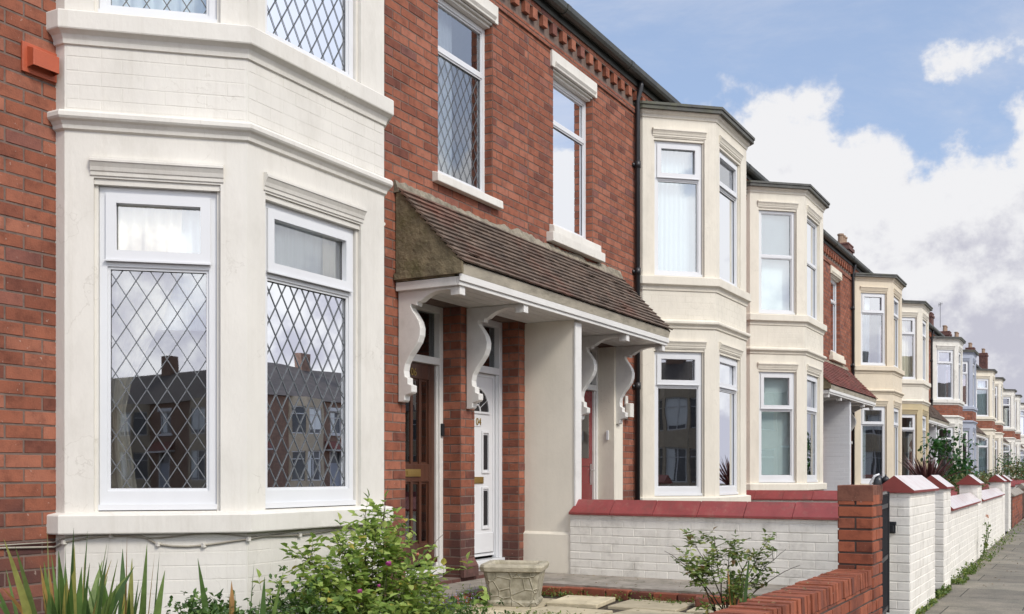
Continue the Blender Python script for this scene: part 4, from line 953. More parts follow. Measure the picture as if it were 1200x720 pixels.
# near brick front wall with bricks on edge, and its pier
def near_front_wall():
    root = thing('brick_front_wall', (5.5, 1.5, 0), 'red brick front wall topped with bricks on edge, lower right foreground', 'wall')
    A, B = (1.0, 1.39), (7.60, 1.39); zt = .635
    mb = MB(); Fw = Face(A, (1, 0), (0, -1)); Lw = B[0] - A[0]; t = .225
    mb.fbox(Fw, 0, Lw, -t + .004, -.004, 0, zt - .11); bricks(mb, Fw, 0, Lw, 0, zt - .112, n0=-.004, out=.007, j=.011, rough=.002)
    Fb = Face((A[0], A[1] + t), (1, 0), (0, 1)); bricks(mb, Fb, 0, Lw, 0, zt - .112, n0=-.004, out=.007, j=.011, rough=.002)
    mb.build('wall_body', ['mortar_dark', 'brick_wall'], root)
    cp_ = MB(); x = A[0]; cp_.box(A[0], B[0], A[1] + .012, A[1] + t - .012, zt - .108, zt - .012, 0)
    while x < B[0] - .03:
        w = .066 + rnd.uniform(-.003, .002); h_ = rnd.uniform(-.005, .004); o_ = rnd.uniform(-.005, .005)
        y0, y1 = A[1] - .006 + o_, A[1] + t + .004 + o_; x1 = min(x + w, B[0] - .003); zb = zt - .106
        q = [(x, y0, zb), (x1, y0, zb), (x1, y1, zb), (x, y1, zb)]; i = .004
        cp_.hexa(q + [(x + i, y0 + i, zt + h_), (x1 - i, y0 + i, zt + h_), (x1 - i, y1 - i, zt + h_), (x + i, y1 - i, zt + h_)], 1)
        x += w + .010
    cp_.build('coping', ['mortar_dark', 'brick_wall'], root)
    pier = thing('brick_gate_pier', (7.78, 1.51, 0), 'square red brick gate pier with darker brick top, left of the black gate', 'pier')
    x0, x1, ya, yb, zt = 7.60, 7.955, 1.385, 1.62, 1.215
    mb = MB(); e = .004; mb.box(x0 + e, x1 - e, ya + e, yb - e, 0, zt - .115)
    k = 0; z = .0
    while z < zt - .12:
        d = rnd.uniform(-.002, .002)
        for (Fq, Lq) in ((Face((x0 + e, yb), (0, -1), (-1, 0)), yb - ya), (Face((x0, ya + e), (1, 0), (0, -1)), x1 - x0), (Face((x0, yb - e), (1, 0), (0, 1)), x1 - x0), (Face((x1 - e, yb), (0, -1), (1, 0)), yb - ya)):
            if Lq < .3: cuts = [0, Lq] if k % 2 == 0 else [0, Lq / 2, Lq]
            else: cuts = [0, Lq / 3, Lq] if k % 2 == 0 else [0, Lq * 2 / 3, Lq]
            for a, b in zip(cuts, cuts[1:]):
                p, q = a + (.005 if a > 0 else .001), b - (.005 if b < Lq else .001); c, dd = z + .005, z + .0775
                w = .004; o_ = .007 + rnd.uniform(-.002, .003); jx = [rnd.uniform(-.002, .002) for _ in range(4)]
                mb.add([Fq.pt(p, -.003, c), Fq.pt(q, -.003, c), Fq.pt(q, -.003, dd), Fq.pt(p, -.003, dd), Fq.pt(p + w, o_, c + w + jx[0]), Fq.pt(q - w, o_, c + w + jx[1]), Fq.pt(q - w, o_, dd - w + jx[2]), Fq.pt(p + w, o_, dd - w + jx[3])],
                       [(4, 5, 6, 7), (0, 1, 5, 4), (1, 2, 6, 5), (2, 3, 7, 6), (3, 0, 4, 7)], 1)
        z += .0825; k += 1
    mb.build('pier_body', ['mortar_dark', 'brick_wall'], pier)
    cp_ = MB(); x = x0 - .006
    cp_.box(x0 + .01, x1 - .01, ya + .01, yb - .01, zt - .113, zt - .008, 0)
    while x < x1 - .03:
        w = .066; cp_.box(x, min(x + w, x1 + .006), ya - .004, yb + .006, zt - .111, zt + rnd.uniform(-.003, .003), 1); x += w + .010
    cp_.build('pier_top', ['mortar_dark', 'brown_brick'], pier, bevel=.004)
near_front_wall()

# black iron gate
gt = thing('iron_gate', (8.9, 1.53, .05), 'black iron garden gate between the brick pier and the white pier', 'gate')
Fg = Face((7.985, 1.50), (math.cos(R(5)), math.sin(R(5))), (math.sin(R(5)), -math.cos(R(5)))); gl_ = 1.78
fr = MB()
for u in (0, gl_ / 2 - .02, gl_ - .04): fr.fbox(Fg, u, u + .04, -.02, .02, .07, 1.14)
for z in (.10, .55, 1.0): fr.fbox(Fg, .041, gl_ / 2 - .021, -.012, .012, z, z + .035); fr.fbox(Fg, gl_ / 2 + .021, gl_ - .041, -.012, .012, z, z + .035)
fr.build('gate_frame', 'black_iron', gt)
bars = MB(); u = .1
while u < gl_ - .06:
    bars.tube([Fg.pt(u, 0, .08), Fg.pt(u, 0, 1.10)], .008, 6); bars.lathe(Fg.pt(u, 0, 1.10), [(.0, .05), (.014, .02), (.010, 0)], 6); u += .105
bars.build('gate_bars', 'black_iron', gt)
lg = MB(); lg.fbox(Fg, -.012, .05, .021, .035, .95, 1.0); lg.fbox(Fg, -.03, 0, -.03, .03, 1.12, 1.2); lg.build('gate_hinge', 'black_iron', gt)

# small black and white ornament seen over the second divider wall
oc = (P1 + WH, 2.98, 1.02)
orn = thing('garden_ornament', oc, 'small black and white ornament on the red coping just above the brick pier', 'ornament')
ob = MB(); ob.lathe(oc, [(0, 0), (.07, .0), (.095, .08), (.09, .17), (.06, .24), (0, .26)], 10); ob.lathe((oc[0], oc[1] - .12, oc[2] + .12), [(0, 0), (.045, .02), (.06, .07), (.035, .11), (0, .12)], 10)
for dx in (-.03, .03): ob.tube([(oc[0] + dx, oc[1] - .12, oc[2] + .22), (oc[0] + dx * 1.3, oc[1] - .12, oc[2] + .27)], [.014, .003], 5)
ob.build('ornament_body', 'black_plastic', orn, smooth=True)
ow = MB(); ow.tube([(oc[0] - .08, oc[1] + .08, oc[2] + .0), (oc[0] - .10, oc[1] + .07, oc[2] + .14), (oc[0] - .085, oc[1] + .03, oc[2] + .24), (oc[0] - .06, oc[1] - .04, oc[2] + .27)], [.025, .028, .022, .014], 6); ow.build('ornament_stripe', 'upvc', orn, smooth=True)

# ------------------------------------------------------------------ planter
def planter():
    root = thing('stone_planter', (7.93, 4.42, .178), 'square tapered stone planter with rough rim, empty, on the paving below door 04', 'planter')
    rot = R(20); z0 = .178
    def sq(hw, z, ch=.16):
        o = []
        for k in range(4):
            a = rot + k * math.pi / 2
            for s in (-1, 1):
                x, y = hw, s * hw * (1 - ch); o.append((7.93 + math.cos(a) * x - math.sin(a) * y, 4.42 + math.sin(a) * x + math.cos(a) * y, z0 + z))
        return o
    def stack(mb, prof):
        rows = [sq(h_, z) for h_, z in prof]
        for r0, r1 in zip(rows, rows[1:]):
            for i in range(8): mb.quad(r0[i], r0[(i + 1) % 8], r1[(i + 1) % 8], r1[i])
        return rows
    b = MB(); r = stack(b, [(.215, 0), (.22, .03), (.205, .05), (.225, .20), (.24, .285)]); b.add(r[0], [tuple(range(8))]); b.build('planter_body', 'crazy_stone', root)
    t = MB(); r = stack(t, [(.23, .285), (.262, .295), (.27, .33), (.26, .35), (.215, .352), (.205, .335), (.20, .24)]); t.add(r[-1], [tuple(range(8))]); t.build('planter_rim', 'stone', root, bevel=.004)
def crazy():
    m, nt, N, L = new_mat('crazy_stone')
    out = N.new('ShaderNodeOutputMaterial'); b = N.new('ShaderNodeBsdfPrincipled'); L.new(b.outputs[0], out.inputs[0]); g = N.new('ShaderNodeNewGeometry')
    v = N.new('ShaderNodeTexVoronoi'); v.feature = 'DISTANCE_TO_EDGE'; v.inputs['Scale'].default_value = 9; L.new(g.outputs['Position'], v.inputs['Vector'])
    n = N.new('ShaderNodeTexNoise'); n.inputs['Scale'].default_value = 14; n.inputs['Detail'].default_value = 8; L.new(g.outputs['Position'], n.inputs['Vector'])
    r = ramp(N, [(.3, (.16, .145, .10)), (.55, (.33, .30, .22)), (.75, (.42, .39, .31))]); L.new(n.outputs['Fac'], r.inputs[0]); 
    rr = ramp(N, [(0, (0, 0, 0)), (.06, (1, 1, 1))]); L.new(v.outputs['Distance'], rr.inputs[0])
    mx = N.new('ShaderNodeMix'); mx.data_type = 'RGBA'; L.new(rr.outputs[0], mx.inputs[0]); mx.inputs[6].default_value = (.45, .41, .30, 1); L.new(r.outputs[0], mx.inputs[7]); L.new(mx.outputs[2], b.inputs['Base Color'])
    b.inputs['Roughness'].default_value = .9
    bp = N.new('ShaderNodeBump'); bp.inputs['Strength'].default_value = .8; bp.inputs['Distance'].default_value = .015; bp.invert = True; L.new(rr.outputs[0], bp.inputs['Height'])
    b2 = N.new('ShaderNodeBump'); b2.inputs['Strength'].default_value = .5; b2.inputs['Distance'].default_value = .008; L.new(n.outputs['Fac'], b2.inputs['Height']); L.new(bp.outputs[0], b2.inputs['Normal']); L.new(b2.outputs[0], b.inputs['Normal'])
    M['crazy_stone'] = m
crazy(); planter()

# ------------------------------------------------------------------ plants
def leaf(mb, p, d, up, L_, W, mi=0, curl=.15, seg=2):
    """pointed oval leaf folded along its midrib"""
    p = Vector(p); d = Vector(d).normalized(); s = d.cross(Vector(up))
    if s.length < .01: s = d.cross(Vector((1, 0, .3)))
    s.normalize(); n = s.cross(d)
    a = p; b = p + d * L_ * .35 + s * W * .5 + n * W * .18; c = p + d * L_ * .35 - s * W * .5 + n * W * .18
    e = p + d * L_ * .72 + s * W * .38 - n * L_ * curl * .4 + n * W * .12; f = p + d * L_ * .72 - s * W * .38 - n * L_ * curl * .4 + n * W * .12
    m1 = p + d * L_ * .38; m2 = p + d * L_ * .74 - n * L_ * curl * .5; t = p + d * L_ - n * L_ * curl
    mb.add([a, b, m1, c, e, m2, f, t], [(0, 1, 2), (0, 2, 3), (1, 4, 5, 2), (2, 5, 6, 3), (4, 7, 5), (5, 7, 6)], mi)

def rv(r=1.0): 
    while True:
        v = Vector((rnd.uniform(-1, 1), rnd.uniform(-1, 1), rnd.uniform(-1, 1)))
        if .05 < v.length < 1: return v.normalized() * r

def rose(base, stems, leafm, label, ls=.038, dens=1.0, flowers=(), name='rose_bush', cat='rose bush', low_fill=0, fillbox=None, stemr=.006):
    root = thing(name, base, label, cat)
    st = MB(); lf = MB(); B = Vector(base)
    def compound(p, d):
        d = d.normalized(); side = d.cross(Vector((0, 0, 1)))
        if side.length < .1: side = Vector((1, 0, 0))
        side.normalize(); n_ = rnd.choice((3, 5, 5, 7)); Lr = ls * (1.1 + .55 * (n_ // 2)); drp = Vector((0, 0, -.25))
        tip = p + d * Lr + drp * Lr * .6; st.tube([p, tip], [.0012, .0008], 3, 1)
        k = n_ // 2
        for i in range(k):
            q = p + (tip - p) * ((i + .8) / (k + .5))
            for sg in (-1, 1): leaf(lf, q, side * sg + d * .55 + rv(.25), Vector((0, 0, 1)) + rv(.45), ls * rnd.uniform(.75, 1.15), ls * .74)
        leaf(lf, tip, d + rv(.2), Vector((0, 0, 1)) + rv(.4), ls * rnd.uniform(.9, 1.25), ls * .80)
    for (tx, ty, tz, nb) in stems:
        T = Vector((tx, ty, tz)); b0 = B + Vector((rnd.uniform(-.05, .05), rnd.uniform(-.05, .05), 0)); mid = (b0 + T) / 2 + Vector((-(T.x - b0.x) * .12, -(T.y - b0.y) * .12, .12 * (T.z - b0.z))) + rv(.03)
        pts = []
        for i in range(13):
            t = i / 12; pts.append(b0 * (1 - t) ** 2 + mid * 2 * t * (1 - t) + T * t * t + (rv(.006) if 0 < i < 12 else Vector((0, 0, 0))))
        st.tube(pts, [stemr * (1 - .75 * i / 12) for i in range(13)], 5, 0)
        for k in range(nb):
            t = rnd.uniform(.28, 1.0); i = min(11, int(t * 12)); q = pts[i]; d = (pts[i + 1] - pts[i]).normalized()
            dd = (d * .5 + rv(.9) + Vector((0, 0, .35))).normalized(); Lb = rnd.uniform(.05, .20) * (1.2 - .5 * t)
            e = q + dd * Lb + Vector((0, 0, -.01)); st.tube([q, q + dd * Lb * .5 + rv(.005), e], [.0028, .0022, .0014], 4, 1)
            for j in range(int(rnd.choice((2, 3, 4)) * dens + .5)):
                s_ = rnd.uniform(.25, 1); compound(q + (e - q) * s_, dd * .4 + rv(.8))
    for k in range(low_fill):
        x0, x1, y0, y1, z0, z1 = fillbox; p = Vector((rnd.uniform(x0, x1), rnd.uniform(y0, y1), rnd.uniform(z0, z1))); compound(p, rv(1) + Vector((0, 0, .3)))
    st.build('stems', ['bark', 'green_stem'], root, smooth=True, recalc=False); lf.build('leaves', leafm, root, recalc=False)
    for (fx, fyy, fz, mt, r_) in flowers:
        fl = MB()
        for k in range(11):
            a = k * 2.4; e = .3 + .06 * k; leaf(fl, (fx, fyy, fz), (math.cos(a), math.sin(a), 1.4 - .12 * k), (0, 0, 1), r_ * (1 - .03 * k), r_ * .8, curl=-.2)
        fl.build('flower', mt, root, recalc=False)
    return root

# big rose in front of the nearest bay
bx, by = 5.25, 3.95
stems = []
for (tx, ty, tz, nb) in ((4.38, 3.8, .90, 10), (4.5, 3.85, .84, 10), (4.45, 3.7, .62, 10), (4.7, 3.8, .97, 11), (4.32, 3.72, .72, 9), (4.9, 3.9, .92, 11), (5.2, 3.95, 1.08, 11), (5.45, 3.85, 1.0, 10), (5.02, 4.0, .80, 9), (4.72, 3.85, .72, 9), (4.85, 3.7, .55, 8), (5.1, 3.8, .97, 9), (5.36, 3.9, 1.22, 10), (5.48, 4.02, 1.10, 9), (5.3, 4.05, .95, 8), (5.55, 3.9, .88, 8), (5.15, 3.75, .72, 8), (5.45, 3.7, .66, 8),
                         (5.75, 3.85, .55, 8), (5.95, 4.0, .50, 7), (6.25, 4.05, .88, 5), (6.05, 4.15, .42, 7), (4.6, 3.75, .48, 7), (5.62, 3.7, .40, 7), (5.0, 3.6, .42, 8), (5.3, 3.6, .5, 8)):
    stems.append((tx, ty, tz, nb))
rose((bx, by, .16), stems, 'rose_leaf', 'large leafy rose bush with a few pink flowers in front of the nearest bay', dens=.95, ls=.052, low_fill=150, fillbox=(4.3, 6.0, 3.55, 4.1, .3, .66),
     flowers=((4.98, 3.62, .76, 'pink', .035), (4.76, 3.66, .62, 'pink', .030), (4.86, 3.6, .65, 'pink', .02), (5.28, 3.62, .80, 'peach', .02)))
# sparse rose by the divider wall
sx, sy = 7.62, 2.45
rose((sx, sy, .16), [(7.15, 2.75, .74, 4), (7.25, 2.6, .60, 4), (7.38, 2.62, .80, 6), (7.52, 2.5, .84, 6), (7.62, 2.4, .78, 6), (7.78, 2.3, .72, 5), (7.9, 2.2, .80, 4), (8.02, 2.1, .72, 4), (8.05, 2.0, .60, 3), (7.5, 2.6, .55, 5), (7.8, 2.35, .5, 4)],
     'dull_leaf', 'small sparse rose bush with dark stems against the red-capped wall', ls=.041, dens=1.6, stemr=.007)

def blades(name, base, n, Lr, label, mat, cat, W=.032, spread=.35, lean=(0, 0), spot=.10, stiff=.25, group=None):
    root = thing(name, base, label, cat, group); mb = MB(); B = Vector(base)
    for k in range(n):
        a = rnd.uniform(0, 2 * math.pi); r_ = rnd.uniform(0, spot); b0 = B + Vector((math.cos(a) * r_, math.sin(a) * r_, 0))
        out = Vector((math.cos(a) + lean[0], math.sin(a) + lean[1], 0)) * rnd.uniform(.1, 1) * spread; L_ = rnd.uniform(*Lr); w = W * rnd.uniform(.7, 1.15)
        az = rnd.uniform(0, math.pi); sd = Vector((math.cos(az), math.sin(az), 0)); nseg = 7; pts = []
        bend = rnd.uniform(.3, 1) * stiff * (4 if rnd.random() < .12 else 1)
        for i in range(nseg + 1):
            t = i / nseg; c = b0 + Vector((0, 0, 1)) * L_ * (t - bend * t * t * .35) + out * L_ * (t * .7 + bend * t * t * 1.2); ww = w * (1 - t ** 2.6) * .5 + .0006
            pts += [c - sd * ww, c + sd * ww + Vector((0, 0, 0)), ]
        kk = len(mb.v); mb.v += [tuple(p) for p in pts]
        for i in range(nseg): mb.f.append([kk + 2 * i, kk + 2 * i + 1, kk + 2 * i + 3, kk + 2 * i + 2]); mb.m.append(0)
    mb.build('leaves', mat, root, smooth=True, recalc=False)
    return root
blades('sword_leaf_clump', (3.06, 3.95, .30), 60, (.45, .82), 'clump of tall sword-shaped leaves with brown tips, leftmost in the bed', 'iris_leaf', 'plant', spread=.45, spot=.17, W=.05, group='sword-leaved clumps')
blades('sword_leaf_clump', (3.36, 3.95, .20), 30, (.45, .86), 'upright clump of sword leaves in front of the white bay base', 'iris_leaf', 'plant', spread=.26, spot=.13, W=.048, group='sword-leaved clumps')
blades('sword_leaf_clump', (4.0, 3.85, .2), 8, (.40, .72), 'few thin sword leaves between the white bay base and the rose bush', 'iris_leaf', 'plant', spread=.20, spot=.14, W=.045, group='sword-leaved clumps')
blades('sword_leaf_clump', (7.48, 2.32, .16), 5, (.4, .58), 'two or three green sword leaves beside the sparse rose', 'iris_leaf', 'plant', spread=.15, spot=.05, W=.04, group='sword-leaved clumps')
blades('purple_cordyline', (20.4, 2.75, .95), 130, (.45, .78), 'spiky dark purple strap-leaved plant behind the white piers', 'purple_leaf', 'plant', spread=.85, spot=.05, W=.04, stiff=.35)

def cover(name, boxes, n, ls, mat, kindlabel=None, shape=None):
    mb = MB()
    for k in range(n):
        x0, x1, y0, y1, z0, z1 = rnd.choice(boxes); p = Vector((rnd.uniform(x0, x1), rnd.uniform(y0, y1), 0)); u = rnd.random(); p.z = z0 + (z1 - z0) * u * u * (0.6 + .4 * math.sin(p.x * 9) * math.sin(p.y * 7 + 1))
        for j in range(3): leaf(mb, p + rv(.012), rv(1) + Vector((0, 0, .5)), Vector((0, 0, 1)) + rv(.5), ls * rnd.uniform(.6, 1.3), ls * .55)
    o = mb.build(name, mat, recalc=False); o['kind'] = 'stuff'; return o
cover('ground_cover', [(3.2, 4.4, 3.5, 4.35, .25, .62), (4.1, 5.0, 3.5, 4.3, .25, .64), (4.1, 4.8, 3.6, 4.3, .38, .76), (3.9, 4.5, 3.7, 4.3, .38, .72), (3.5, 4.2, 3.75, 4.3, .42, .70), (4.8, 6.2, 3.6, 4.3, .2, .55), (5.8, 6.9, 3.9, 4.6, .17, .42)], 5200, .036, 'cover_leaf')
cover('creeping_plants', [(6.6, 7.3, 4.3, 4.9, .17, .40), (7.0, 7.6, 4.55, 4.85, .17, .30), (8.55, 8.75, 3.0, 4.8, .17, .27), (6.7, 7.4, 3.3, 4.1, .17, .25), (7.2, 8.0, 2.0, 2.6, .16, .3)], 1300, .022, 'weed_leaf')
cover('pavement_weeds', [(11.6, 12.6, 1.45, 1.53, 0, .07), (13.2, 13.9, 1.40, 1.54, 0, .15), (14.6, 15.2, 1.44, 1.56, 0, .12), (14.6, 18, 1.42, 1.6, 0, .12), (18, 24, 1.45, 1.7, 0, .17), (24, 40, 1.5, 1.8, 0, .16), (10.0, 11.4, 1.44, 1.49, 0, .05)], 1000, .035, 'weed_leaf')
# fallen leaves and grit on the coping, step and paving
M['dead_leaf'] = leaf_mat('dead_leaf', [(0, (.10, .06, .025)), (.5, (.22, .14, .05)), (.8, (.12, .13, .04)), (1, (.30, .22, .10))], trans=.1)
fl_ = MB()
for (x0, x1, y0, y1, z, k, l) in ((5.0, 7.55, 1.40, 1.60, .645, 45, .022), (8.85, 9.7, 2.0, 5.2, .268, 60, .025), (6.8, 8.7, 2.2, 4.7, .205, 90, .028), (11.5, 26, .9, 1.5, .006, 90, .035), (7.62, 7.93, 1.4, 1.6, 1.222, 3, .02)):
    for _ in range(k): leaf(fl_, (rnd.uniform(x0, x1), rnd.uniform(y0, y1), z), (rnd.uniform(-1, 1), rnd.uniform(-1, 1), rnd.uniform(0, .25)), (rnd.uniform(-.3, .3), rnd.uniform(-.3, .3), 1), l * rnd.uniform(.5, 1.3), l * .55)
o_ = fl_.build('fallen_leaves', 'dead_leaf', recalc=False); o_['kind'] = 'stuff'
# lilac spikes near the brown door
lv = thing('lavender_clump', (6.9, 4.6, .17), 'low clump of lilac flowers by the foot of the brick pier', 'flowers')
a = MB(); b = MB()
for k in range(90):
    p = Vector((6.9 + rnd.gauss(0, .22), 4.5 + rnd.gauss(0, .10), .17)); t = p + Vector((rnd.gauss(0, .04), rnd.gauss(0, .04), rnd.uniform(.10, .24))); a.tube([p, t], .0015, 3)
    for j in range(7): leaf(b, p + (t - p) * (.55 + .065 * j), rv(1) + Vector((0, 0, .4)), (0, 0, 1), .016, .012)
a.build('stems', 'green_stem', lv, recalc=False); b.build('flowers', 'lilac', lv, recalc=False)

def shrub(name, c, rx, ry, rz, n, ls, mat, label, group=None, cat='shrub', stem=True):
    root = thing(name, (c[0], c[1], .16), label, cat, group); lf = MB(); st = MB(); C_ = Vector(c)
    cl = [(C_ + Vector((rnd.uniform(-.7, .7) * rx, rnd.uniform(-.7, .7) * ry, rnd.uniform(-.6, .8) * rz)), rnd.uniform(.25, .5)) for _ in range(12)]
    for q, r_ in cl:
        st.tube([(c[0], c[1], .16), tuple((Vector((c[0], c[1], .16)) + q) / 2 + rv(.05)), tuple(q)], [.018, .012, .004], 5)
    for k in range(n):
        q, r_ = rnd.choice(cl); v = rv(1) * rnd.random() ** .45; p = q + Vector((v.x * rx * r_ * 1.3, v.y * ry * r_ * 1.3, v.z * rz * r_ * 1.3))
        leaf(lf, p, rv(1) + Vector((0, 0, .35)), Vector((0, 0, 1)) + rv(.5), ls * rnd.uniform(.6, 1.2), ls * .5)
    st.build('stems', 'bark', root, recalc=False); lf.build('leaves', mat, root, recalc=False)
    return root
shrub('garden_shrub', (25.5, 2.95, 1.35), .55, .55, .75, 900, .13, 'shrub_leaf', 'tall glossy dark green shrub behind the third white pier', 'garden shrubs')
shrub('garden_shrub', (22.8, 2.45, .85), 1.1, .5, .45, 1300, .07, 'hedge_leaf', 'low mixed green shrub over the low white wall, below the purple plant', 'garden shrubs')
shrub('garden_shrub', (27.5, 2.9, .95), 1.2, .6, .5, 1300, .08, 'hedge_leaf', 'loose yellow-green shrub below the glossy dark shrub', 'garden shrubs')
shrub('garden_shrub', (32.5, 3.0, .95), 1.2, .6, .55, 900, .09, 'hedge_leaf', 'reddish-tinged shrub right of the glossy dark shrub', 'garden shrubs')
shrub('garden_shrub', (56, 3.6, 1.3), 1.4, .9, .9, 900, .14, 'shrub_leaf', 'far green bush above the last brick front wall', 'garden shrubs')
shrub('garden_shrub', (47, 3.3, 1.1), 1.2, .7, .6, 700, .12, 'hedge_leaf', 'far low bush just left of the last green bush', 'garden shrubs')
# climbing sprig with a bloom at the foot of the front wall
sp = thing('wall_sprig', (17.2, 1.56, 0), 'little leafy sprig with a peach bloom against the low white wall', 'plant'); a = MB(); b = MB(); f = MB()
for k in range(5):
    t = Vector((17.2 + rnd.uniform(-.25, .25), 1.5 - rnd.uniform(0, .05), rnd.uniform(.3, .6))); a.tube([(17.2, 1.56, 0), tuple((Vector((17.2, 1.5, .2)) + t) / 2), tuple(t)], .004, 4)
    for j in range(16): leaf(b, Vector((17.2, 1.54, .08)) + (t - Vector((17.2, 1.54, .08))) * rnd.random() + rv(.03), rv(1), (0, 0, 1), .05, .03)
for k in range(8): leaf(f, (17.15, 1.48, .66), rv(1), (0, 0, 1), .04, .03)
a.build('stems', 'green_stem', sp, recalc=False); b.build('leaves', 'weed_leaf', sp, recalc=False); f.build('flower', 'peach', sp, recalc=False)
# hanging balls on the far porch
hb = MB(); hc = (P1 + 2 * PER - 1.0, FY - .75, 2.25); hb.lathe(hc, [(0, -.16), (.09, -.13), (.15, -.04), (.15, .04), (.09, .13), (0, .16)], 12); hb.tube([(hc[0], hc[1], hc[2] + .15), (hc[0], hc[1], 2.9)], .006, 4)
tag(hb.build('hanging_ball', 'shrub_leaf', smooth=True), 'round dark green topiary ball hanging at the porch beyond the ochre bay', 'hanging ball')

# television aerials
def aerial(x, y, z, label):
    mb = MB(); mb.tube([(x, y, z - 1.2), (x, y, z + .3)], .014, 5); mb.tube([(x - .25, y - .15, z + .2), (x + .25, y + .15, z + .2)], .010, 4)
    for k in range(4): t = -.2 + .13 * k; mb.tube([(x + t, y + t * .62, z + .08), (x + t, y + t * .62, z + .32)], .006, 4)
    tag(mb.build('tv_aerial', 'black_iron'), label, 'aerial', 'rooftop aerials')
aerial(26.7, FY + 2.8, 9.3, 'thin rooftop aerial just above the second bay beyond the porch')
aerial(67.8, FY + 3.1, 11.3, 'thin rooftop aerial above the weathered white bay')

# ------------------------------------------------------------------ houses across the road (mirrored in the panes)
def far_house():
    w = 6.9; root = thing('opposite_house', (0, -20, 0), 'brick bay-fronted house across the road, mirrored in the window panes', 'house', 'houses across the road')
    F = Face((0, -20), (1, 0), (0, 1)); mb = MB()
    hol = [(4.5, 5.5, 4.1, 5.7), (4.4, 5.5, .2, 2.9)]
    wall(mb, F, 0, w, 0, 6.3, hol, .2); mb.build('wall', 'opp_brick', root)
    r_ = MB(); r_.extrude([(0, -19.8, 6.3), (0, -24, 9.0), (0, -28.2, 6.3)], (w, 0, 0)); rf = r_.build('roof', 'opp_roof', root)
    c = MB(); c.box(w - .5, w + .4, -24.3, -23.7, 8.5, 10.1); c.build('chimney', 'opp_brick', rf)
    b = MB(); pts = [(.8, -20), (1.5, -19.2), (2.9, -19.2), (3.6, -20)]
    for z0, z1 in ((0, 1.05), (2.95, 4.0), (5.7, 6.3)): b.prism(pts, z0, z1)
    for z0, z1 in ((1.051, 2.949), (4.001, 5.699)):
        for x in (.8, 1.45, 2.8, 3.45): yy = -20 if x in (.8, 3.45) else -19.32; b.box(x, x + .15, yy, yy + .12, z0, z1)
    b.build('bay', 'opp_bay', root)
    g_ = MB(); pi = [(.85, -20.0), (1.53, -19.3), (2.87, -19.3), (3.55, -20.0)]
    for z0, z1 in ((1.051, 2.949), (4.001, 5.699)): g_.prism(pi, z0, z1)
    g_.fbox(F, 4.5, 5.5, -.12, -.1, 4.1, 5.7); g_.fbox(F, 4.4, 5.5, -.16, -.151, .2, 2.9); g_.build('window_glass', 'dark_room', root)
    fm = MB()
    for z0, z1, zt in ((1.051, 2.949, 2.4), (4.001, 5.699, 5.2)):
        for x in (1.62, 2.16, 2.70): fm.box(x, x + .06, -19.30, -19.26, z0, z1)
        for z in (z0, zt, z1 - .07): fm.box(1.60, 2.78, -19.295, -19.265, z, z + .06)
        for (xa, ya), (xb, yb) in (((.88, -19.92), (1.42, -19.38)), ((3.52, -19.92), (2.98, -19.38))):
            for z in (z0, zt, z1 - .07): fm.tube([(xa, ya, z + .03), (xb, yb, z + .03)], .035, 4)
    for x in (4.5, 5.44): fm.fbox(F, x, x + .06, -.10, -.04, 4.1, 5.7)
    for z in (4.1, 5.2, 5.63): fm.fbox(F, 4.56, 5.44, -.098, -.05, z, z + .06)
    fm.fbox(F, 4.35, 5.65, .0, .06, 5.7, 5.95); fm.fbox(F, 4.35, 5.65, .0, .08, 3.97, 4.09); fm.fbox(F, 4.0, 5.9, .0, .6, 2.95, 3.05)
    fm.fbox(F, 4.4, 4.47, -.14, 0, .2, 2.9); fm.fbox(F, 5.43, 5.5, -.14, 0, .2, 2.9)
    fm.build('window_frame', 'upvc', root)
    ne = MB(); ne.box(1.6, 2.05, -19.298, -19.297, 1.2, 2.9); ne.box(1.65, 2.7, -19.298, -19.297, 4.3, 5.6); ne.fbox(F, 4.6, 5.0, -.099, -.0985, 4.2, 5.6); ne.build('net', 'net', root)
    cp2 = MB(); cp2.extrude([(4.0, -19.98, 3.6), (4.0, -19.35, 3.06), (4.0, -19.98, 3.06)], (1.9, 0, 0)); cp2.build('porch_roof', 'tile_red', root)
    d = MB(); d.fbox(F, 4.48, 5.42, -.15, -.1, .2, 2.2); d.build('door', 'blue_paint', root)
    return root
M['opp_roof'] = surf('opposite_roof', (.085, .07, .062), .85, noise=2, var=.3)
M['opp_brick'] = surf('opposite_brick', (.24, .15, .11), .9, noise=5, var=.3, bump=.2)
M['dark_room'] = surf('dark_window', (.10, .11, .12), .08, bump=0)
M['opp_bay'] = surf('opposite_bay_paint', (.45, .38, .28), .8)
proto = far_house()
def copy_tree(o, parent=None, off=Vector((0, 0, 0))):
    c = o.copy(); COL.objects.link(c)
    if parent is None: c.location = o.location + off
    else: c.parent = parent
    for ch in [q for q in bpy.data.objects if q.parent == o]: copy_tree(ch, c)
    return c
proto.location.x = -53.8; proto.location.y -= 9; proto.scale.z = .86
for k in range(1, 18): copy_tree(proto, None, Vector((6.9 * k, 0, 0)))

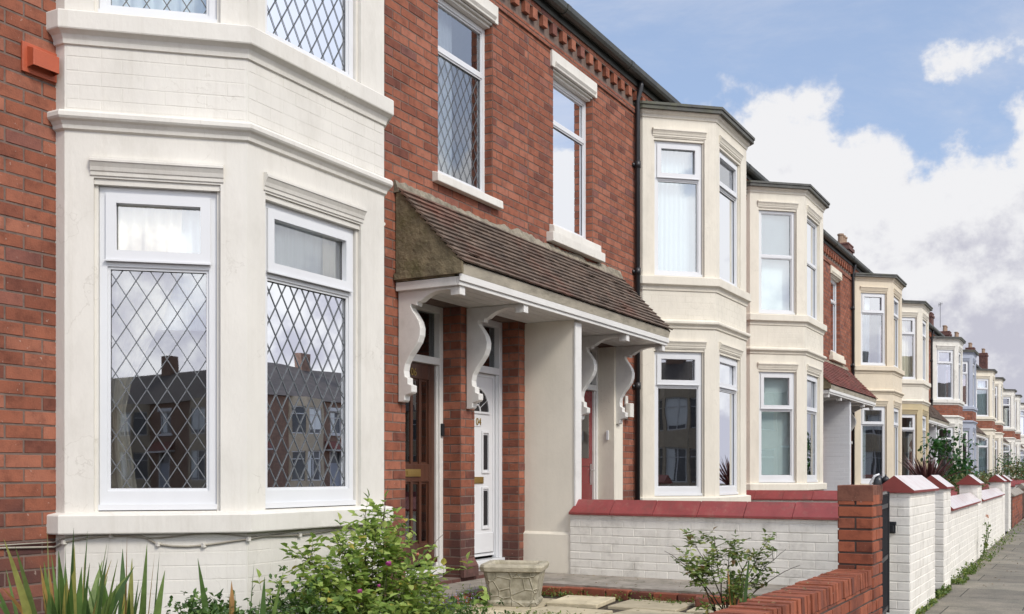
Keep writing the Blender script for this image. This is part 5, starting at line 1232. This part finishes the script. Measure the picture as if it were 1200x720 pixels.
# ------------------------------------------------------------------ sky and light
W = bpy.data.worlds.new('World'); S.world = W; W.use_nodes = True
nt = W.node_tree; N = nt.nodes; L = nt.links; N.clear()
SUN_AZ, SUN_EL = R(-110), R(42)     # direction towards the sun, azimuth from +X
out = N.new('ShaderNodeOutputWorld'); bg = N.new('ShaderNodeBackground'); sky = N.new('ShaderNodeTexSky'); sky.sky_type = 'NISHITA'; sky.sun_disc = False
sky.sun_elevation = SUN_EL; sky.sun_rotation = R(90) - SUN_AZ; sky.air_density = 1.0; sky.dust_density = .6; sky.ozone_density = 1.6
bg.inputs['Strength'].default_value = .15
tc = N.new('ShaderNodeTexCoord'); sp = N.new('ShaderNodeSeparateXYZ'); L.new(tc.outputs['Generated'], sp.inputs[0])
def math_(op, a, b=None, c=None, clamp=False):
    n = N.new('ShaderNodeMath'); n.operation = op; n.use_clamp = clamp
    for i, v in enumerate((a, b, c)):
        if v is None: continue
        if isinstance(v, (int, float)): n.inputs[i].default_value = v
        else: L.new(v, n.inputs[i])
    return n.outputs[0]
def noise(scale, detail, rough, off=(0, 0, 0), sc=(1, 1, 1), dist=0):
    mp = N.new('ShaderNodeMapping'); mp.inputs['Location'].default_value = off; mp.inputs['Scale'].default_value = sc; L.new(tc.outputs['Generated'], mp.inputs[0])
    n = N.new('ShaderNodeTexNoise'); n.inputs['Scale'].default_value = scale; n.inputs['Detail'].default_value = detail; n.inputs['Roughness'].default_value = rough; n.inputs['Distortion'].default_value = dist
    L.new(mp.outputs[0], n.inputs['Vector']); return n.outputs['Fac']
def mapr(v, a, b, c, d, smooth=True):
    n = N.new('ShaderNodeMapRange'); n.interpolation_type = 'SMOOTHSTEP' if smooth else 'LINEAR'
    L.new(v, n.inputs[0]); n.inputs[1].default_value = a; n.inputs[2].default_value = b; n.inputs[3].default_value = c; n.inputs[4].default_value = d; return n.outputs[0]
def mixc(f, a, b):
    n = N.new('ShaderNodeMix'); n.data_type = 'RGBA'
    for i, v in ((0, f), (6, a), (7, b)):
        if isinstance(v, tuple): n.inputs[i].default_value = (*v, 1)
        elif isinstance(v, float): n.inputs[i].default_value = v
        else: L.new(v, n.inputs[i])
    return n.outputs[2]
Zd = sp.outputs[2]
big = noise(3.3, 3, .5, (3.4, 2.2, .9), (1, 1, 1.5))
lump = noise(11, 9, .60, (1.3, 2, 3), (1, 1, 1.15))
# heap of cumulus standing round the horizon, top edge about 18 degrees up
edge = math_('ADD', math_('MULTIPLY', math_('SUBTRACT', big, .5), .33), math_('MULTIPLY', math_('SUBTRACT', lump, .5), .17))
dens = math_('SUBTRACT', math_('ADD', edge, .298), Zd)
cum = mapr(dens, -.003, .022, 0, 1)
wisp = mapr(noise(2.4, 9, .66, (7, 2, 5), (1, 1, 2.6), .5), .42, .80, 0, .8)
high = mapr(noise(1.7, 7, .6, (1, 8, 2.2)), .38, .58, 0, .95)
south = mapr(math_('ADD', sp.outputs[1], math_('MULTIPLY', sp.outputs[0], .6)), .25, -.30, 0, 1)     # more cloud over the other side of the street
high = math_('MULTIPLY', high, south)
cov = math_('MAXIMUM', math_('MAXIMUM', cum, wisp), high)
# lit tops and lilac-grey undersides, broken up by the lumps
l2 = noise(11, 9, .60, (1.3, 2, 3.028), (1, 1, 1.15))      # same lumps a little higher: their difference reads as relief
relief = math_('MULTIPLY', math_('SUBTRACT', lump, l2), 1.6)
belly = noise(5.0, 6, .50, (4, 4, 1.2), (1, 1, 1.5))
shade = math_('ADD', math_('ADD', belly, relief), math_('MULTIPLY', math_('SUBTRACT', Zd, .17), 2.6))
br_ = mapr(shade, .16, .56, 0, 1)
ccol = mixc(br_, (2.95, 2.95, 3.4), (4.6, 4.6, 4.7))
scol = mixc(.6, sky.outputs[0], (2.2, 2.75, 3.9))
ww = mixc(mapr(cum, .0, 1, 0, 1), (3.7, 3.85, 4.35), ccol)
lift_dot = N.new('ShaderNodeVectorMath'); lift_dot.operation = 'DOT_PRODUCT'; L.new(tc.outputs['Generated'], lift_dot.inputs[0]); lift_dot.inputs[1].default_value = (-.60, -.55, .58)
gain = mapr(lift_dot.outputs['Value'], -.15, .8, 1.0, 2.6)      # cloud gain added around and left of the sun to brighten left-facing walls
vm = N.new('ShaderNodeVectorMath'); vm.operation = 'SCALE'; L.new(ww, vm.inputs[0]); L.new(gain, vm.inputs['Scale']); ww = vm.outputs[0]
L.new(mixc(cov, scol, ww), bg.inputs['Color']); L.new(bg.outputs[0], out.inputs[0])

sun = bpy.data.lights.new('sun', 'SUN'); sun.energy = 2.0; sun.angle = R(16); sun.color = (1, .93, .83)
so = bpy.data.objects.new('sun', sun); COL.objects.link(so)
d = Vector((math.cos(SUN_EL) * math.cos(SUN_AZ), math.cos(SUN_EL) * math.sin(SUN_AZ), math.sin(SUN_EL)))
so.rotation_euler = d.to_track_quat('Z', 'Y').to_euler(); so.location = (0, -10, 30)

cam = bpy.data.cameras.new('camera'); co = bpy.data.objects.new('camera', cam); COL.objects.link(co)
co.location = (0, 0, EYE); co.rotation_euler = (R(90), 0, R(TH - 90)); cam.sensor_width = 36; cam.lens = 36.9; cam.shift_y = .1625; cam.clip_start = .05; cam.clip_end = 2000
S.camera = co
S.render.engine = 'CYCLES'; S.cycles.use_denoising = True; S.cycles.max_bounces = 8; S.cycles.transparent_max_bounces = 16; S.cycles.glossy_bounces = 3
S.view_settings.view_transform = 'Standard'; S.view_settings.look = 'None'; S.view_settings.exposure = .36; S.view_settings.gamma = 1
